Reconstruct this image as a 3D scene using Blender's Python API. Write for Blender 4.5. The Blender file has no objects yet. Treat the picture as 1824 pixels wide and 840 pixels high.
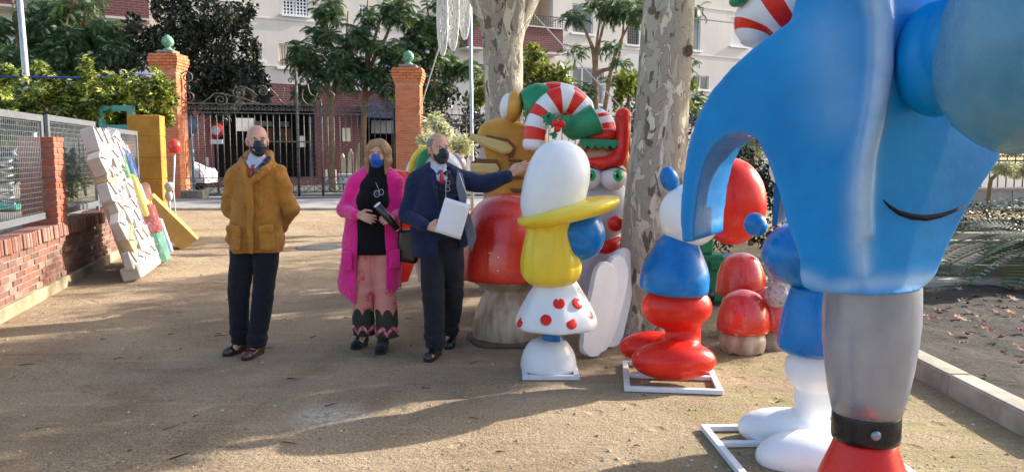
import bpy, bmesh, math, random
import numpy as np
from mathutils import Vector, Matrix, Euler
S = bpy.context.scene
COL = S.collection
random.seed(7); RNG = np.random.default_rng(11)
PI = math.pi; R = math.radians
# ------------------------------------------------------------------ camera
CAMH = 1.56; TH = math.atan(145/1400)
cam = bpy.data.objects.new('camera', bpy.data.cameras.new('camera')); COL.objects.link(cam)
cam.location = (0, 0, CAMH); cam.rotation_euler = (PI/2-TH, 0, 0)
cam.data.sensor_width = 36; cam.data.lens = 36*1400/1824; cam.data.clip_end = 600; cam.data.clip_start = .05
S.camera = cam
# ------------------------------------------------------------------ light
SUN_AZ = (1.0, .50); SUN_EL = R(27)
w = bpy.data.worlds.new('World'); S.world = w; w.use_nodes = True
nt = w.node_tree; bg = nt.nodes['Background']; sky = nt.nodes.new('ShaderNodeTexSky')
sky.sky_type = 'NISHITA'; sky.sun_disc = False; sky.sun_elevation = SUN_EL
sky.sun_rotation = math.atan2(SUN_AZ[0], SUN_AZ[1]); sky.air_density = 1.0; sky.dust_density = 3.0
nt.links.new(sky.outputs[0], bg.inputs[0]); bg.inputs[1].default_value = .15
sl = bpy.data.lights.new('sun', 'SUN'); sl.energy = 4.3; sl.angle = R(.53); sl.color = (1, .93, .82)
so = bpy.data.objects.new('sun', sl); COL.objects.link(so)
sd = Vector((SUN_AZ[0], SUN_AZ[1], 0)).normalized()*math.cos(SUN_EL) + Vector((0, 0, math.sin(SUN_EL)))
so.rotation_euler = sd.to_track_quat('Z', 'Y').to_euler(); so.location = (8, 4, 9)
S.view_settings.view_transform = 'Standard'; S.view_settings.look = 'None'
S.view_settings.exposure = 1.3; S.view_settings.gamma = 1

# ------------------------------------------------------------------ helpers
def ray(px, py):
    u = (px-912)/1400; v = (420-py)/1400
    return Vector((u, math.cos(TH)+v*math.sin(TH), -math.sin(TH)+v*math.cos(TH)))
def at(px, py, Y):
    d = ray(px, py); return Vector((0, 0, CAMH)) + d*(Y/d.y)
def gnd(px, py, z=0.):
    d = ray(px, py); return Vector((0, 0, CAMH)) + d*((z-CAMH)/d.z)
def tag(o, label=None, cat=None, group=None, kind=None):
    if label: o['label'] = label
    if cat: o['category'] = cat
    if group: o['group'] = group
    if kind: o['kind'] = kind
    return o
def empty(name, loc=(0, 0, 0), rz=0., label=None, cat=None, group=None):
    o = bpy.data.objects.new(name, None); COL.objects.link(o); o.location = loc; o.rotation_euler = (0, 0, rz)
    o.empty_display_size = .1
    return tag(o, label, cat, group)
def link(name, me, parent=None, m=None):
    if m is not None:
        for q in (m if isinstance(m, (list, tuple)) else [m]): me.materials.append(q)
    o = bpy.data.objects.new(name, me); COL.objects.link(o)
    if parent: o.parent = parent
    return o
def inst(name, me, parent, loc, rot=(0, 0, 0), sc=(1, 1, 1)):
    o = bpy.data.objects.new(name, me); COL.objects.link(o); o.parent = parent
    o.location = loc; o.rotation_euler = rot; o.scale = sc; return o
def np_mesh(name, V, Fc, mi=None, smooth=False):
    """V (n,3), Fc (m,k) equal-size faces"""
    me = bpy.data.meshes.new(name); V = np.asarray(V, np.float32); Fc = np.asarray(Fc, np.int32)
    k = Fc.shape[1]
    me.vertices.add(len(V)); me.vertices.foreach_set('co', V.ravel())
    me.loops.add(Fc.size); me.loops.foreach_set('vertex_index', Fc.ravel())
    me.polygons.add(len(Fc)); me.polygons.foreach_set('loop_start', np.arange(0, Fc.size, k, dtype=np.int32))
    if mi is not None: me.polygons.foreach_set('material_index', np.asarray(mi, np.int32))
    me.update(calc_edges=True)
    if smooth: me.polygons.foreach_set('use_smooth', np.ones(len(Fc), bool))
    me.validate(); return me
class MB:
    """collects shapes into ONE mesh"""
    def __init__(s): s.bm = bmesh.new(); s.mi = 0
    def _m(s, fs, sm=False):
        for f in fs: f.material_index = s.mi; f.smooth = sm
    def poly(s, vs, faces, sm=False, M=None):
        bv = [s.bm.verts.new((M @ Vector(v)) if M else v) for v in vs]; out = []
        for f in faces:
            try: out.append(s.bm.faces.new([bv[i] for i in f]))
            except ValueError: pass
        s._m(out, sm); return s
    def box(s, c, d, rz=0., M=None, bev=0., seg=1):
        T = Matrix.Translation(c) @ Matrix.Rotation(rz, 4, 'Z')
        if M is not None: T = T @ M
        g = bmesh.ops.create_cube(s.bm, size=1, matrix=T @ Matrix.Diagonal((d[0], d[1], d[2], 1)))
        vs = g['verts']; fs = {f for v in vs for f in v.link_faces}; s._m(fs)
        if bev > 0:
            es = list({e for v in vs for e in v.link_edges})
            r = bmesh.ops.bevel(s.bm, geom=es, offset=bev, segments=seg, affect='EDGES', clamp_overlap=True)
            s._m(r['faces'], seg > 1)
        return s
    def b2(s, a, b, **k):
        a = Vector(a); b = Vector(b); d = b-a
        return s.box((a+b)/2, (abs(d.x), abs(d.y), abs(d.z)), **k)
    def tube(s, pts, rad, n=8, cap=True, sm=True, flat=1.):
        pts = [Vector(p) for p in pts]; N = len(pts)
        if not isinstance(rad, (list, tuple)): rad = [rad]*N
        rings = []; prev = None
        for i, p in enumerate(pts):
            t = (pts[min(i+1, N-1)]-pts[max(i-1, 0)])
            t = t.normalized() if t.length > 1e-9 else Vector((0, 0, 1))
            if prev is None:
                a = Vector((0, 0, 1)) if abs(t.z) < .9 else Vector((1, 0, 0)); x = t.cross(a).normalized()
            else:
                x = (prev - t*prev.dot(t)); x = x.normalized() if x.length > 1e-6 else t.orthogonal().normalized()
            prev = x; y = t.cross(x)
            rings.append([s.bm.verts.new(p + (x*math.cos(2*PI*j/n) + y*flat*math.sin(2*PI*j/n))*rad[i]) for j in range(n)])
        fs = []
        for i in range(N-1):
            for j in range(n):
                fs.append(s.bm.faces.new((rings[i][j], rings[i][(j+1) % n], rings[i+1][(j+1) % n], rings[i+1][j])))
        s._m(fs, sm)
        if cap and n > 2: s._m([s.bm.faces.new(rings[0][::-1]), s.bm.faces.new(rings[-1])])
        return s
    def lathe(s, prof, n=40, M=None, sm=True, mats=None, warp=None):
        """prof [(r,z)...] bottom to top"""
        M = M or Matrix(); rings = []
        for (r, z) in prof:
            ring = []
            for j in range(n):
                a = 2*PI*j/n; rr = r*(warp(a, z) if warp else 1)
                ring.append(s.bm.verts.new(M @ Vector((rr*math.cos(a), rr*math.sin(a), z))))
            rings.append(ring)
        for i in range(len(prof)-1):
            fs = [s.bm.faces.new((rings[i][j], rings[i][(j+1) % n], rings[i+1][(j+1) % n], rings[i+1][j])) for j in range(n)]
            s._m(fs, sm)
        s._m([s.bm.faces.new(rings[0][::-1]), s.bm.faces.new(rings[-1])], sm); return s
    def ball(s, c, r, M=None, seg=24):
        rr = r if isinstance(r, (list, tuple)) else (r, r, r)
        T = Matrix.Translation(c) @ (M or Matrix()) @ Matrix.Diagonal((rr[0], rr[1], rr[2], 1))
        g = bmesh.ops.create_uvsphere(s.bm, u_segments=seg, v_segments=max(6, seg//2), radius=1, matrix=T)
        s._m({f for v in g['verts'] for f in v.link_faces}, True); return s
    def prism(s, pts, d, M=None, bev=0., sm=False):
        """outline pts [(x,z)] in the XZ plane, extruded along +Y by d"""
        M = M or Matrix(); n = len(pts)
        A = [s.bm.verts.new(M @ Vector((p[0], 0, p[1]))) for p in pts]
        B = [s.bm.verts.new(M @ Vector((p[0], d, p[1]))) for p in pts]
        fs = [s.bm.faces.new(A), s.bm.faces.new(B[::-1])]
        fs += [s.bm.faces.new((A[(i+1) % n], A[i], B[i], B[(i+1) % n])) for i in range(n)]
        s._m(fs, sm)
        if bev > 0:
            es = list({e for f in fs[:2] for e in f.edges})
            r = bmesh.ops.bevel(s.bm, geom=es, offset=bev, segments=3, affect='EDGES', clamp_overlap=True); s._m(r['faces'], True)
        return s
    def mesh(s, name):
        bmesh.ops.recalc_face_normals(s.bm, faces=s.bm.faces[:])
        me = bpy.data.meshes.new(name); s.bm.to_mesh(me); s.bm.free(); return me
    def build(s, name, m, parent=None): return link(name, s.mesh(name), parent, m)
def remesh(o, vox, smooth=4, fac=.5):
    m = o.modifiers.new('r', 'REMESH'); m.mode = 'VOXEL'; m.voxel_size = vox; m.use_smooth_shade = True
    if smooth:
        q = o.modifiers.new('s', 'SMOOTH'); q.iterations = smooth; q.factor = fac
    dg = bpy.context.evaluated_depsgraph_get(); dg.update()
    me = bpy.data.meshes.new_from_object(o.evaluated_get(dg)); mats = list(o.data.materials)
    o.modifiers.clear(); o.data = me
    me.materials.clear()
    for q in mats: me.materials.append(q)
    me.polygons.foreach_set('use_smooth', np.ones(len(me.polygons), bool)); return o
# ---- signed distance modelling (smooth unions) meshed by surface nets
class SDF:
    def __init__(s, lo, hi, h):
        s.lo = np.array(lo, float); s.h = h; n = np.ceil((np.array(hi)-s.lo)/h).astype(int)+1
        s.ax = [s.lo[i]+h*np.arange(n[i]) for i in range(3)]; s.v = np.full(n, .5, np.float32)
    def _sl(s, mn, mx, m):
        r = []
        for i in range(3):
            a = int(np.searchsorted(s.ax[i], mn[i]-m)); b = int(np.searchsorted(s.ax[i], mx[i]+m))
            if b-a < 1: return None
            r.append(slice(a, b))
        return tuple(r)
    def _app(s, sl, d, k, op):
        v = s.v[sl]
        if op == 'u':
            h = np.clip(.5+.5*(v-d)/k, 0, 1); s.v[sl] = v*(1-h)+d*h-k*h*(1-h)
        elif op == 's':
            h = np.clip(.5-.5*(v+d)/k, 0, 1); s.v[sl] = v*(1-h)-d*h+k*h*(1-h)
    def cap(s, a, b, ra, rb=None, k=.02, op='u', flat=(1, 1, 1)):
        rb = ra if rb is None else rb; a = np.array(a, float); b = np.array(b, float); f = np.array(flat, float)
        rm = max(ra, rb)*f.max(); sl = s._sl(np.minimum(a, b)-rm, np.maximum(a, b)+rm, k+.03)
        if sl is None: return s
        X = s.ax[0][sl[0]][:, None, None]/f[0]; Y = s.ax[1][sl[1]][None, :, None]/f[1]; Z = s.ax[2][sl[2]][None, None, :]/f[2]
        A = a/f; D = b/f-A; L = max(D @ D, 1e-9)
        px, py, pz = X-A[0], Y-A[1], Z-A[2]
        t = np.clip((px*D[0]+py*D[1]+pz*D[2])/L, 0, 1)
        d = np.sqrt((px-t*D[0])**2+(py-t*D[1])**2+(pz-t*D[2])**2)-(ra+(rb-ra)*t)
        s._app(sl, (d*f.min()).astype(np.float32), k, op); return s
    def chain(s, pts, rads, k=.02, **q):
        for i in range(len(pts)-1): s.cap(pts[i], pts[i+1], rads[i], rads[i+1], k=k, **q)
        return s
    def ell(s, c, r, k=.02, op='u', rot=None):
        c = np.array(c, float); r = np.array(r, float); rm = r.max() if rot is not None else r
        sl = s._sl(c-rm, c+rm, k+.03)
        if sl is None: return s
        X = s.ax[0][sl[0]][:, None, None]-c[0]; Y = s.ax[1][sl[1]][None, :, None]-c[1]; Z = s.ax[2][sl[2]][None, None, :]-c[2]
        if rot is not None:
            M = np.array(Euler(rot).to_matrix().transposed())
            X, Y, Z = [M[i][0]*X+M[i][1]*Y+M[i][2]*Z for i in range(3)]
        k0 = np.sqrt((X/r[0])**2+(Y/r[1])**2+(Z/r[2])**2); k1 = np.sqrt((X/r[0]**2)**2+(Y/r[1]**2)**2+(Z/r[2]**2)**2)
        d = k0*(k0-1)/np.maximum(k1, 1e-6); s._app(sl, d.astype(np.float32), k, op); return s
    def box(s, c, hd, rd=.01, k=.01, op='u', rot=None):
        c = np.array(c, float); hd = np.array(hd, float); rm = np.linalg.norm(hd) if rot is not None else hd
        sl = s._sl(c-rm, c+rm, k+.03)
        if sl is None: return s
        X = s.ax[0][sl[0]][:, None, None]-c[0]; Y = s.ax[1][sl[1]][None, :, None]-c[1]; Z = s.ax[2][sl[2]][None, None, :]-c[2]
        if rot is not None:
            M = np.array(Euler(rot).to_matrix().transposed())
            X, Y, Z = [M[i][0]*X+M[i][1]*Y+M[i][2]*Z for i in range(3)]
        q = [np.abs(X)-hd[0]+rd, np.abs(Y)-hd[1]+rd, np.abs(Z)-hd[2]+rd]
        d = np.sqrt(np.maximum(q[0], 0)**2+np.maximum(q[1], 0)**2+np.maximum(q[2], 0)**2)+np.minimum(np.maximum(q[0], np.maximum(q[1], q[2])), 0)-rd
        s._app(sl, d.astype(np.float32), k, op); return s
    def warp(s, fn):
        s.v += fn(s.ax[0][:, None, None], s.ax[1][None, :, None], s.ax[2][None, None, :]).astype(np.float32); return s
    def cut(s, fn):   # keep where fn<0
        s.v = np.maximum(s.v, fn(s.ax[0][:, None, None], s.ax[1][None, :, None], s.ax[2][None, None, :]).astype(np.float32)); return s
    def mesh(s, name):
        V = s.v.copy(); V[0] = V[-1] = .01; V[:, 0] = V[:, -1] = .01; V[:, :, 0] = V[:, :, -1] = .01
        ins = V < 0; nx, ny, nz = V.shape
        c = np.zeros((nx-1, ny-1, nz-1), np.int8)
        for i in (0, 1):
            for j in (0, 1):
                for k in (0, 1): c += ins[i:nx-1+i, j:ny-1+j, k:nz-1+k]
        act = (c > 0) & (c < 8); I, J, K = np.nonzero(act); n = len(I)
        idx = np.full(act.shape, -1, np.int64); idx[I, J, K] = np.arange(n)
        P = np.zeros((n, 3)); cnt = np.zeros(n)
        cor = [(i, j, k) for i in (0, 1) for j in (0, 1) for k in (0, 1)]
        for a in cor:
            for ax in range(3):
                if a[ax]: continue
                b = list(a); b[ax] = 1
                va = V[I+a[0], J+a[1], K+a[2]]; vb = V[I+b[0], J+b[1], K+b[2]]; m = (va < 0) != (vb < 0)
                t = np.where(m, va/np.where(m, va-vb, 1), 0)
                for q in range(3): P[:, q] += np.where(m, a[q]+t*(b[q]-a[q]), 0)
                cnt += m
        P /= cnt[:, None]; P += np.stack([I, J, K], 1); P = s.lo+P*s.h
        F = []
        for ax in range(3):
            u, w_ = (ax+1) % 3, (ax+2) % 3
            sa = [slice(None)]*3; sb = [slice(None)]*3; sa[ax] = slice(0, -1); sb[ax] = slice(1, None)
            A = ins[tuple(sa)]; B = ins[tuple(sb)]; e = np.nonzero(A != B); e = np.stack(e, 1)
            ok = (e[:, u] > 0) & (e[:, w_] > 0) & (e[:, u] < V.shape[u]-1) & (e[:, w_] < V.shape[w_]-1); e = e[ok]
            fl = A[e[:, 0], e[:, 1], e[:, 2]]; q = []
            for du, dw in ((0, 0), (1, 0), (1, 1), (0, 1)):
                g = e.copy(); g[:, u] -= du; g[:, w_] -= dw; q.append(idx[g[:, 0], g[:, 1], g[:, 2]])
            q = np.stack(q, 1); q[~fl] = q[~fl][:, ::-1]; F.append(q[(q >= 0).all(1)])
        return np_mesh(name, P, np.concatenate(F), smooth=True)
    def build(s, name, m, parent=None): return link(name, s.mesh(name), parent, m)
# ---- scatter of small templates, merged by numpy
def rotmats(n, az=None, tilt=None, roll=None):
    az = RNG.uniform(0, 2*PI, n) if az is None else az
    tilt = RNG.uniform(-.6, .6, n) if tilt is None else tilt
    roll = RNG.uniform(-.6, .6, n) if roll is None else roll
    ca, sa, ct, st, cr, sr = np.cos(az), np.sin(az), np.cos(tilt), np.sin(tilt), np.cos(roll), np.sin(roll)
    z = np.zeros(n); o = np.ones(n)
    A = np.stack([ca, -sa, z, sa, ca, z, z, z, o], 1).reshape(n, 3, 3)
    B = np.stack([ct, z, st, z, o, z, -st, z, ct], 1).reshape(n, 3, 3)
    C = np.stack([o, z, z, z, cr, -sr, z, sr, cr], 1).reshape(n, 3, 3)
    return A @ B @ C
def scatter(name, tv, tf, pos, rot, sc, m, parent=None, kind='stuff'):
    tv = np.asarray(tv, float); tf = np.asarray(tf, int); n = len(pos); k = len(tv)
    V = np.einsum('nij,kj->nki', rot, tv)*np.asarray(sc)[:, None, None]+np.asarray(pos)[:, None, :]
    F = (tf[None]+(np.arange(n)*k)[:, None, None]).reshape(-1, tf.shape[1])
    o = link(name, np_mesh(name, V.reshape(-1, 3), F), parent, m)
    if kind: o['kind'] = kind
    return o
LEAF = ([(0, -.0, 0), (.5, .24, .06), (1, 0, -.06), (.5, -.24, .06)], [(0, 1, 2, 3)])
def t_rosette(n=7, l=1., wd=.3, droop=.35):
    V = []; F = []
    for i in range(n):
        a = 2*PI*i/n; c, s_ = math.cos(a), math.sin(a); b = len(V)
        for (x, y, z) in ((.08, 0, 0), (.55, wd/2, -.05), (1, 0, -droop), (.55, -wd/2, -.05)):
            x *= l; V.append((c*x-s_*y, s_*x+c*y, z*l))
        F.append((b, b+1, b+2, b+3))
    return V, F
def t_frond(n=9, wd=.26, droop=.5, lw=.035):
    V = []; F = []
    for i in range(n):
        t = (i+1)/n; x = t; z = .25*t-droop*t*t; L = wd*(math.sin(PI*min(1, t*.85+.12))+.15)
        for sg in (-1, 1):
            b = len(V)
            V += [(x-.05, 0, z), (x+L*.45, sg*L*.6, z+.02), (x+L*.9, sg*L, z-.10-L*.3), (x+L*.3+lw, sg*L*.45, z-.02-lw)]; F.append((b, b+1, b+2, b+3))
    return V, F
def cloud(blobs, n, shell=.45):
    """points spread in ellipsoidal blobs [(c, r)] biased to the shell"""
    vol = np.array([b[1][0]*b[1][1]+b[1][1]*b[1][2]+b[1][0]*b[1][2] for b in blobs]); pr = vol/vol.sum()
    ci = RNG.choice(len(blobs), n, p=pr); C = np.array([b[0] for b in blobs], float)[ci]; Rr = np.array([b[1] for b in blobs], float)[ci]
    d = RNG.normal(size=(n, 3)); d /= np.linalg.norm(d, axis=1)[:, None]
    r = RNG.uniform(shell, 1, n)**.6
    return C+d*Rr*r[:, None]
def sub_blobs(c, r, n, s=.35, seed=0):
    g = np.random.default_rng(seed); out = []
    for i in range(n):
        d = g.normal(size=3); d /= np.linalg.norm(d); q = g.uniform(.35, 1)
        k = s*g.uniform(.6, 1.3); out.append((tuple(np.array(c)+d*np.array(r)*q), (r[0]*k, r[1]*k, r[2]*k)))
    return out
# ------------------------------------------------------------------ materials
MATS = {}
class NT:
    def __init__(s, name, rough=.6, metal=0., spec=.5, coat=0.):
        s.m = bpy.data.materials.new(name); s.m.use_nodes = True; s.t = s.m.node_tree; s.b = s.t.nodes['Principled BSDF']
        s.set('Roughness', rough); s.set('Metallic', metal); s.set('Specular IOR Level', spec); s.set('Coat Weight', coat); s.set('Coat Roughness', .12)
        MATS[name] = s.m
    def set(s, k, v):
        i = s.b.inputs[k]
        if hasattr(v, 'is_linked') or isinstance(v, bpy.types.NodeSocket): s.t.links.new(v, i)
        else: i.default_value = v
    def n(s, ty, ins=None, **at_):
        q = s.t.nodes.new(ty)
        for k, v in at_.items(): setattr(q, k, v)
        for k, v in (ins or {}).items():
            if isinstance(v, bpy.types.NodeSocket): s.t.links.new(v, q.inputs[k])
            else: q.inputs[k].default_value = v
        return q
    def pos(s, world=False):
        if world: return s.n('ShaderNodeNewGeometry').outputs['Position']
        return s.n('ShaderNodeTexCoord').outputs['Object']
    def noise(s, scale, detail=4, rough=.6, vec=None, dist=0.):
        return s.n('ShaderNodeTexNoise', {'Vector': vec if vec is not None else s.pos(), 'Scale': scale, 'Detail': detail, 'Roughness': rough, 'Distortion': dist}).outputs[0]
    def ramp(s, f, stops, interp='LINEAR'):
        q = s.n('ShaderNodeValToRGB', {0: f}); e = q.color_ramp.elements; q.color_ramp.interpolation = interp
        while len(e) > 1: e.remove(e[0])
        e[0].position = stops[0][0]; e[0].color = (*c3(stops[0][1]), 1)
        for p, c in stops[1:]:
            x = e.new(p); x.color = (*c3(c), 1)
        return q.outputs[0]
    def mix(s, f, a, b, mode='MIX'):
        q = s.n('ShaderNodeMix', data_type='RGBA', blend_type=mode)
        for k, v in ((0, f), (6, a), (7, b)):
            if isinstance(v, bpy.types.NodeSocket): s.t.links.new(v, q.inputs[k])
            elif k == 0: q.inputs[0].default_value = v
            else: q.inputs[k].default_value = (*c3(v), 1)
        return q.outputs[2]
    def math(s, op, a, b=0., cl=False):
        return s.n('ShaderNodeMath', {0: a, 1: b}, operation=op, use_clamp=cl).outputs[0]
    def bump(s, h, strength=.3, dist=.01):
        q = s.n('ShaderNodeBump', {'Height': h, 'Strength': strength, 'Distance': dist}); s.set('Normal', q.outputs[0]); return s
    def col(s, c):
        if isinstance(c, bpy.types.NodeSocket): s.t.links.new(c, s.b.inputs['Base Color'])
        else: s.b.inputs['Base Color'].default_value = (*c3(c), 1)
        return s
def c3(c): return (c, c, c) if isinstance(c, (int, float)) else tuple(c[:3])
def srgb(r, g, b): return tuple(((x/255)/12.92 if x <= 10 else ((x/255+.055)/1.055)**2.4) for x in (r, g, b))
def sc_(c, k): return tuple(min(1, x*k) for x in c3(c))
def basic(name, c, rough=.6, var=.12, scale=6, bump=.15, bs=60, bd=.004, **k):
    t = NT(name, rough, **k); f = t.noise(scale, 5)
    t.col(t.ramp(f, [(.3, sc_(c, 1-var*1.6)), (.7, sc_(c, 1+var))]))
    if bump: t.bump(t.noise(bs, 4), bump, bd)
    return t.m
def paint(name, c, hi=None, rough=.32, var=.1, coat=.15):
    """old hand-brushed gloss paint on fibreglass"""
    t = NT(name, rough, coat=coat, spec=.25); f = t.noise(3.0, 4); f2 = t.noise(55, 3)
    a = t.ramp(f, [(.3, sc_(c, 1-var)), (.68, hi or sc_(c, 1+var))])
    d = t.ramp(t.noise(14, 8, .75), [(.60, 0), (.74, 1)])
    a = t.mix(t.math('MULTIPLY', d, .16), a, sc_(c, .55))
    t.col(a); t.set('Roughness', t.math('ADD', t.math('MULTIPLY', f2, .22), rough-.1))
    t.bump(t.mix(.35, t.noise(22, 4), t.noise(140, 3)), .28, .006); return t.m
def fabric(name, c, rough=.85, var=.08, fine=500, sheen=.15, folds=.5):
    t = NT(name, rough, spec=.25); f = t.noise(7, 5)
    t.col(t.ramp(f, [(.3, sc_(c, 1-var*1.5)), (.7, sc_(c, 1+var))])); t.set('Sheen Weight', sheen)
    fn = t.noise(fine, 2); fo = t.noise(11, 4, .55, dist=1.1)
    t.bump(t.n('ShaderNodeMath', {0: t.math('MULTIPLY', fo, 1.0), 1: t.math('MULTIPLY', fn, .12)}, operation='ADD').outputs[0], folds*1.5, .035); return t.m
def island(name, cols, rough=.5, spec=.4, trans=.0, sub=None, coat=0.):
    t = NT(name, rough, spec=spec, coat=coat); g = t.n('ShaderNodeNewGeometry')
    c = t.ramp(g.outputs['Random Per Island'], cols)
    t.col(c)
    if trans:
        tr = t.n('ShaderNodeBsdfTranslucent', {'Color': t.mix(.5, c, (.25, .32, .03))}); mx = t.n('ShaderNodeMixShader', {0: trans, 1: t.b.outputs[0], 2: tr.outputs[0]})
        t.t.links.new(mx.outputs[0], t.t.nodes['Material Output'].inputs[0])
    return t.m
# ================================================================== SETTING
t = NT('dirt', .95, spec=.15); P_ = t.pos(True)
big = t.noise(.55, 5, .6, P_, 1.0); med = t.noise(3.2, 6, .7, P_); fine = t.noise(60, 5, .75, P_); grit = t.n('ShaderNodeTexVoronoi', {'Vector': P_, 'Scale': 70.}).outputs[0]
c = t.ramp(big, [(.28, (.30, .215, .145)), (.50, (.43, .33, .235)), (.72, (.56, .46, .33))])
c = t.mix(.5, c, t.ramp(med, [(.25, (.20, .145, .10)), (.5, (.38, .30, .215)), (.8, (.54, .46, .35))]))
c = t.mix(.6, c, t.ramp(fine, [(.32, (.10, .075, .05)), (.5, (.36, .29, .21)), (.68, (.70, .60, .46))]))
c = t.mix(t.ramp(t.noise(17, 6, .8, P_), [(.30, .55), (.42, 0)]), c, (.14, .10, .07))
c = t.mix(t.ramp(grit, [(.03, .6), (.09, 0)]), c, (.10, .075, .05))
leafy = t.math('MULTIPLY', t.ramp(t.noise(.9, 3, .5, P_), [(.46, 0), (.62, 1)]), t.ramp(t.noise(38, 5, .8, P_), [(.52, 0), (.60, .75)]))
dm = t.ramp(t.noise(.42, 6, .72, P_, 1.5), [(.38, .45), (.54, 0)]); c = t.mix(dm, c, (.17, .115, .075))
trk = t.n('ShaderNodeMapping', {'Vector': P_, 'Rotation': (0, 0, .35), 'Scale': (.35, 2.6, 1)}).outputs[0]; c = t.mix(t.ramp(t.noise(2.4, 5, .7, trk), [(.56, 0), (.70, .45)]), c, (.58, .50, .38)); c = t.mix(t.ramp(t.noise(3.1, 6, .75, trk), [(.30, .5), (.42, 0)]), c, (.13, .09, .06))
ft = t.n('ShaderNodeTexVoronoi', {'Vector': P_, 'Scale': 4.2, 'Randomness': 1.}).outputs[0]
c = t.mix(leafy, c, (.115, .065, .038)); c = t.mix(1., c, (1.0, .95, .86), 'MULTIPLY')
ch = gnd(585, 738); vd = t.n('ShaderNodeVectorMath', {0: P_, 1: (ch.x, ch.y, 0)}, operation='DISTANCE').outputs['Value']
sp = t.math('MULTIPLY', t.ramp(vd, [(.03, 1), (.30, 0)]), t.ramp(t.noise(22, 6, .8, P_), [(.40, 0), (.6, .8)]))
c = t.mix(sp, c, (.72, .70, .64)); 
sep = t.n('ShaderNodeSeparateXYZ', {0: P_}); gx = t.math('MULTIPLY', t.ramp(t.math('MULTIPLY', sep.outputs[0], .1), [(.05, 0), (.14, 1)]), t.ramp(t.noise(2.2, 5, .7, P_), [(.42, 0), (.62, .5)]))
c = t.mix(gx, c, (.24, .25, .085)); t.col(c)
hb = t.math('ADD', t.math('ADD', t.math('MULTIPLY', t.noise(9, 6, .7, P_), 1.), t.math('MULTIPLY', fine, .45)), t.math('MULTIPLY', t.ramp(ft, [(.10, 0), (.22, 1)]), .55)); t.bump(hb, .9, .045)
g = MB(); g.box((0, 60, -.05), (400, 400, .1)); tag(g.build('ground', t.m), kind='structure')
M_gravel = island('gravel', [(0, (.16, .13, .10)), (.5, (.33, .28, .22)), (.8, (.5, .46, .38)), (1, (.2, .12, .08))], .9)
n = 9000; px = np.stack([RNG.uniform(-5.2, 2.7, n), 3.6+RNG.uniform(0, 1, n)**1.7*9, np.full(n, .0015)], 1)
px = px[px[:, 0] > -4.9-.26*(px[:, 1]-7.45)]
ov, of = [(-1, -.7, 0), (1, -.6, 0), (.8, .8, 0), (-.7, .7, 0), (0, 0, .7)], [(0, 1, 4, 4), (1, 2, 4, 4), (2, 3, 4, 4), (3, 0, 4, 4)]
ov, of = [(-1, -.7, 0), (1, -.6, 0), (.8, .8, 0), (-.7, .7, 0), (-.5, -.3, .6), (.5, -.3, .7), (.4, .4, .6), (-.4, .3, .5)], [(0, 1, 5, 4), (1, 2, 6, 5), (2, 3, 7, 6), (3, 0, 4, 7), (4, 5, 6, 7)]
scatter('gravel', ov, of, px, rotmats(len(px), tilt=RNG.uniform(-.2, .2, len(px)), roll=np.zeros(len(px))), RNG.uniform(.0016, .0055, len(px)), M_gravel)
# twigs and leaf crumbs
n = 700; px = np.stack([RNG.uniform(-5.2, 2.7, n), 3.6+RNG.uniform(0, 1, n)**1.5*7, np.full(n, .003)], 1); px = px[px[:, 0] > -4.9-.26*(px[:, 1]-7.45)]
scatter('pebbles', ov, of, px, rotmats(len(px), tilt=RNG.uniform(-.2, .2, len(px)), roll=np.zeros(len(px))), RNG.uniform(.005, .013, len(px)), M_gravel)
M_twig = island('dry_litter', [(0, (.05, .03, .02)), (.6, (.13, .075, .04)), (1, (.22, .13, .06))], .9)
tw = MB()
for i in range(70):
    x, y = random.uniform(-4.2, 2.5), 3.6+random.random()**1.5*7
    if x < -4.7-.26*(y-7.45)+.15: continue
    a = random.uniform(-.7, .9); L = random.uniform(.02, .11); z = .006
    tw.tube([(x, y, z), (x+L*.5*math.cos(a), y+L*.5*math.sin(a), z+.006), (x+L*math.cos(a+.3), y+L*math.sin(a+.3), z)], [.0035, .004, .002], 5)
tag(tw.build('twigs', M_twig), kind='stuff')
# paved strip in front of the gate, and the street behind it
M_pave = basic('pavement', (.27, .26, .255), .9, .14, 1.3, .4, 30, .01)
g = MB(); g.b2((-30, 22.2, -.02), (60, 27.0, .05)); tag(g.build('pavement', M_pave), kind='structure')
g = MB(); g.b2((-30, 22.02, -.02), (60, 22.2, .075), bev=.02); tag(g.build('pavement_kerb', basic('kerbstone', (.40, .37, .31), .9, .2, 3, .4)), kind='structure')
t = NT('asphalt', .95); f = t.noise(1.2, 5, .7); t.col(t.ramp(f, [(.3, (.045, .045, .05)), (.7, (.085, .085, .09))])); t.bump(t.noise(60, 3), .3, .01); M_asph = t.m
g = MB(); g.b2((-60, 27.0, -.02), (80, 60, .046)); tag(g.build('road', M_asph), kind='structure')
for k, yy in enumerate((27.9, 30.6)):
    g = MB(); g.b2((-30, yy, .045), (40, yy+.35, .052)); tag(g.build('road_marking', basic('road_paint', (.5, .5, .5), .8, .2, 5)), kind='structure')
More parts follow.
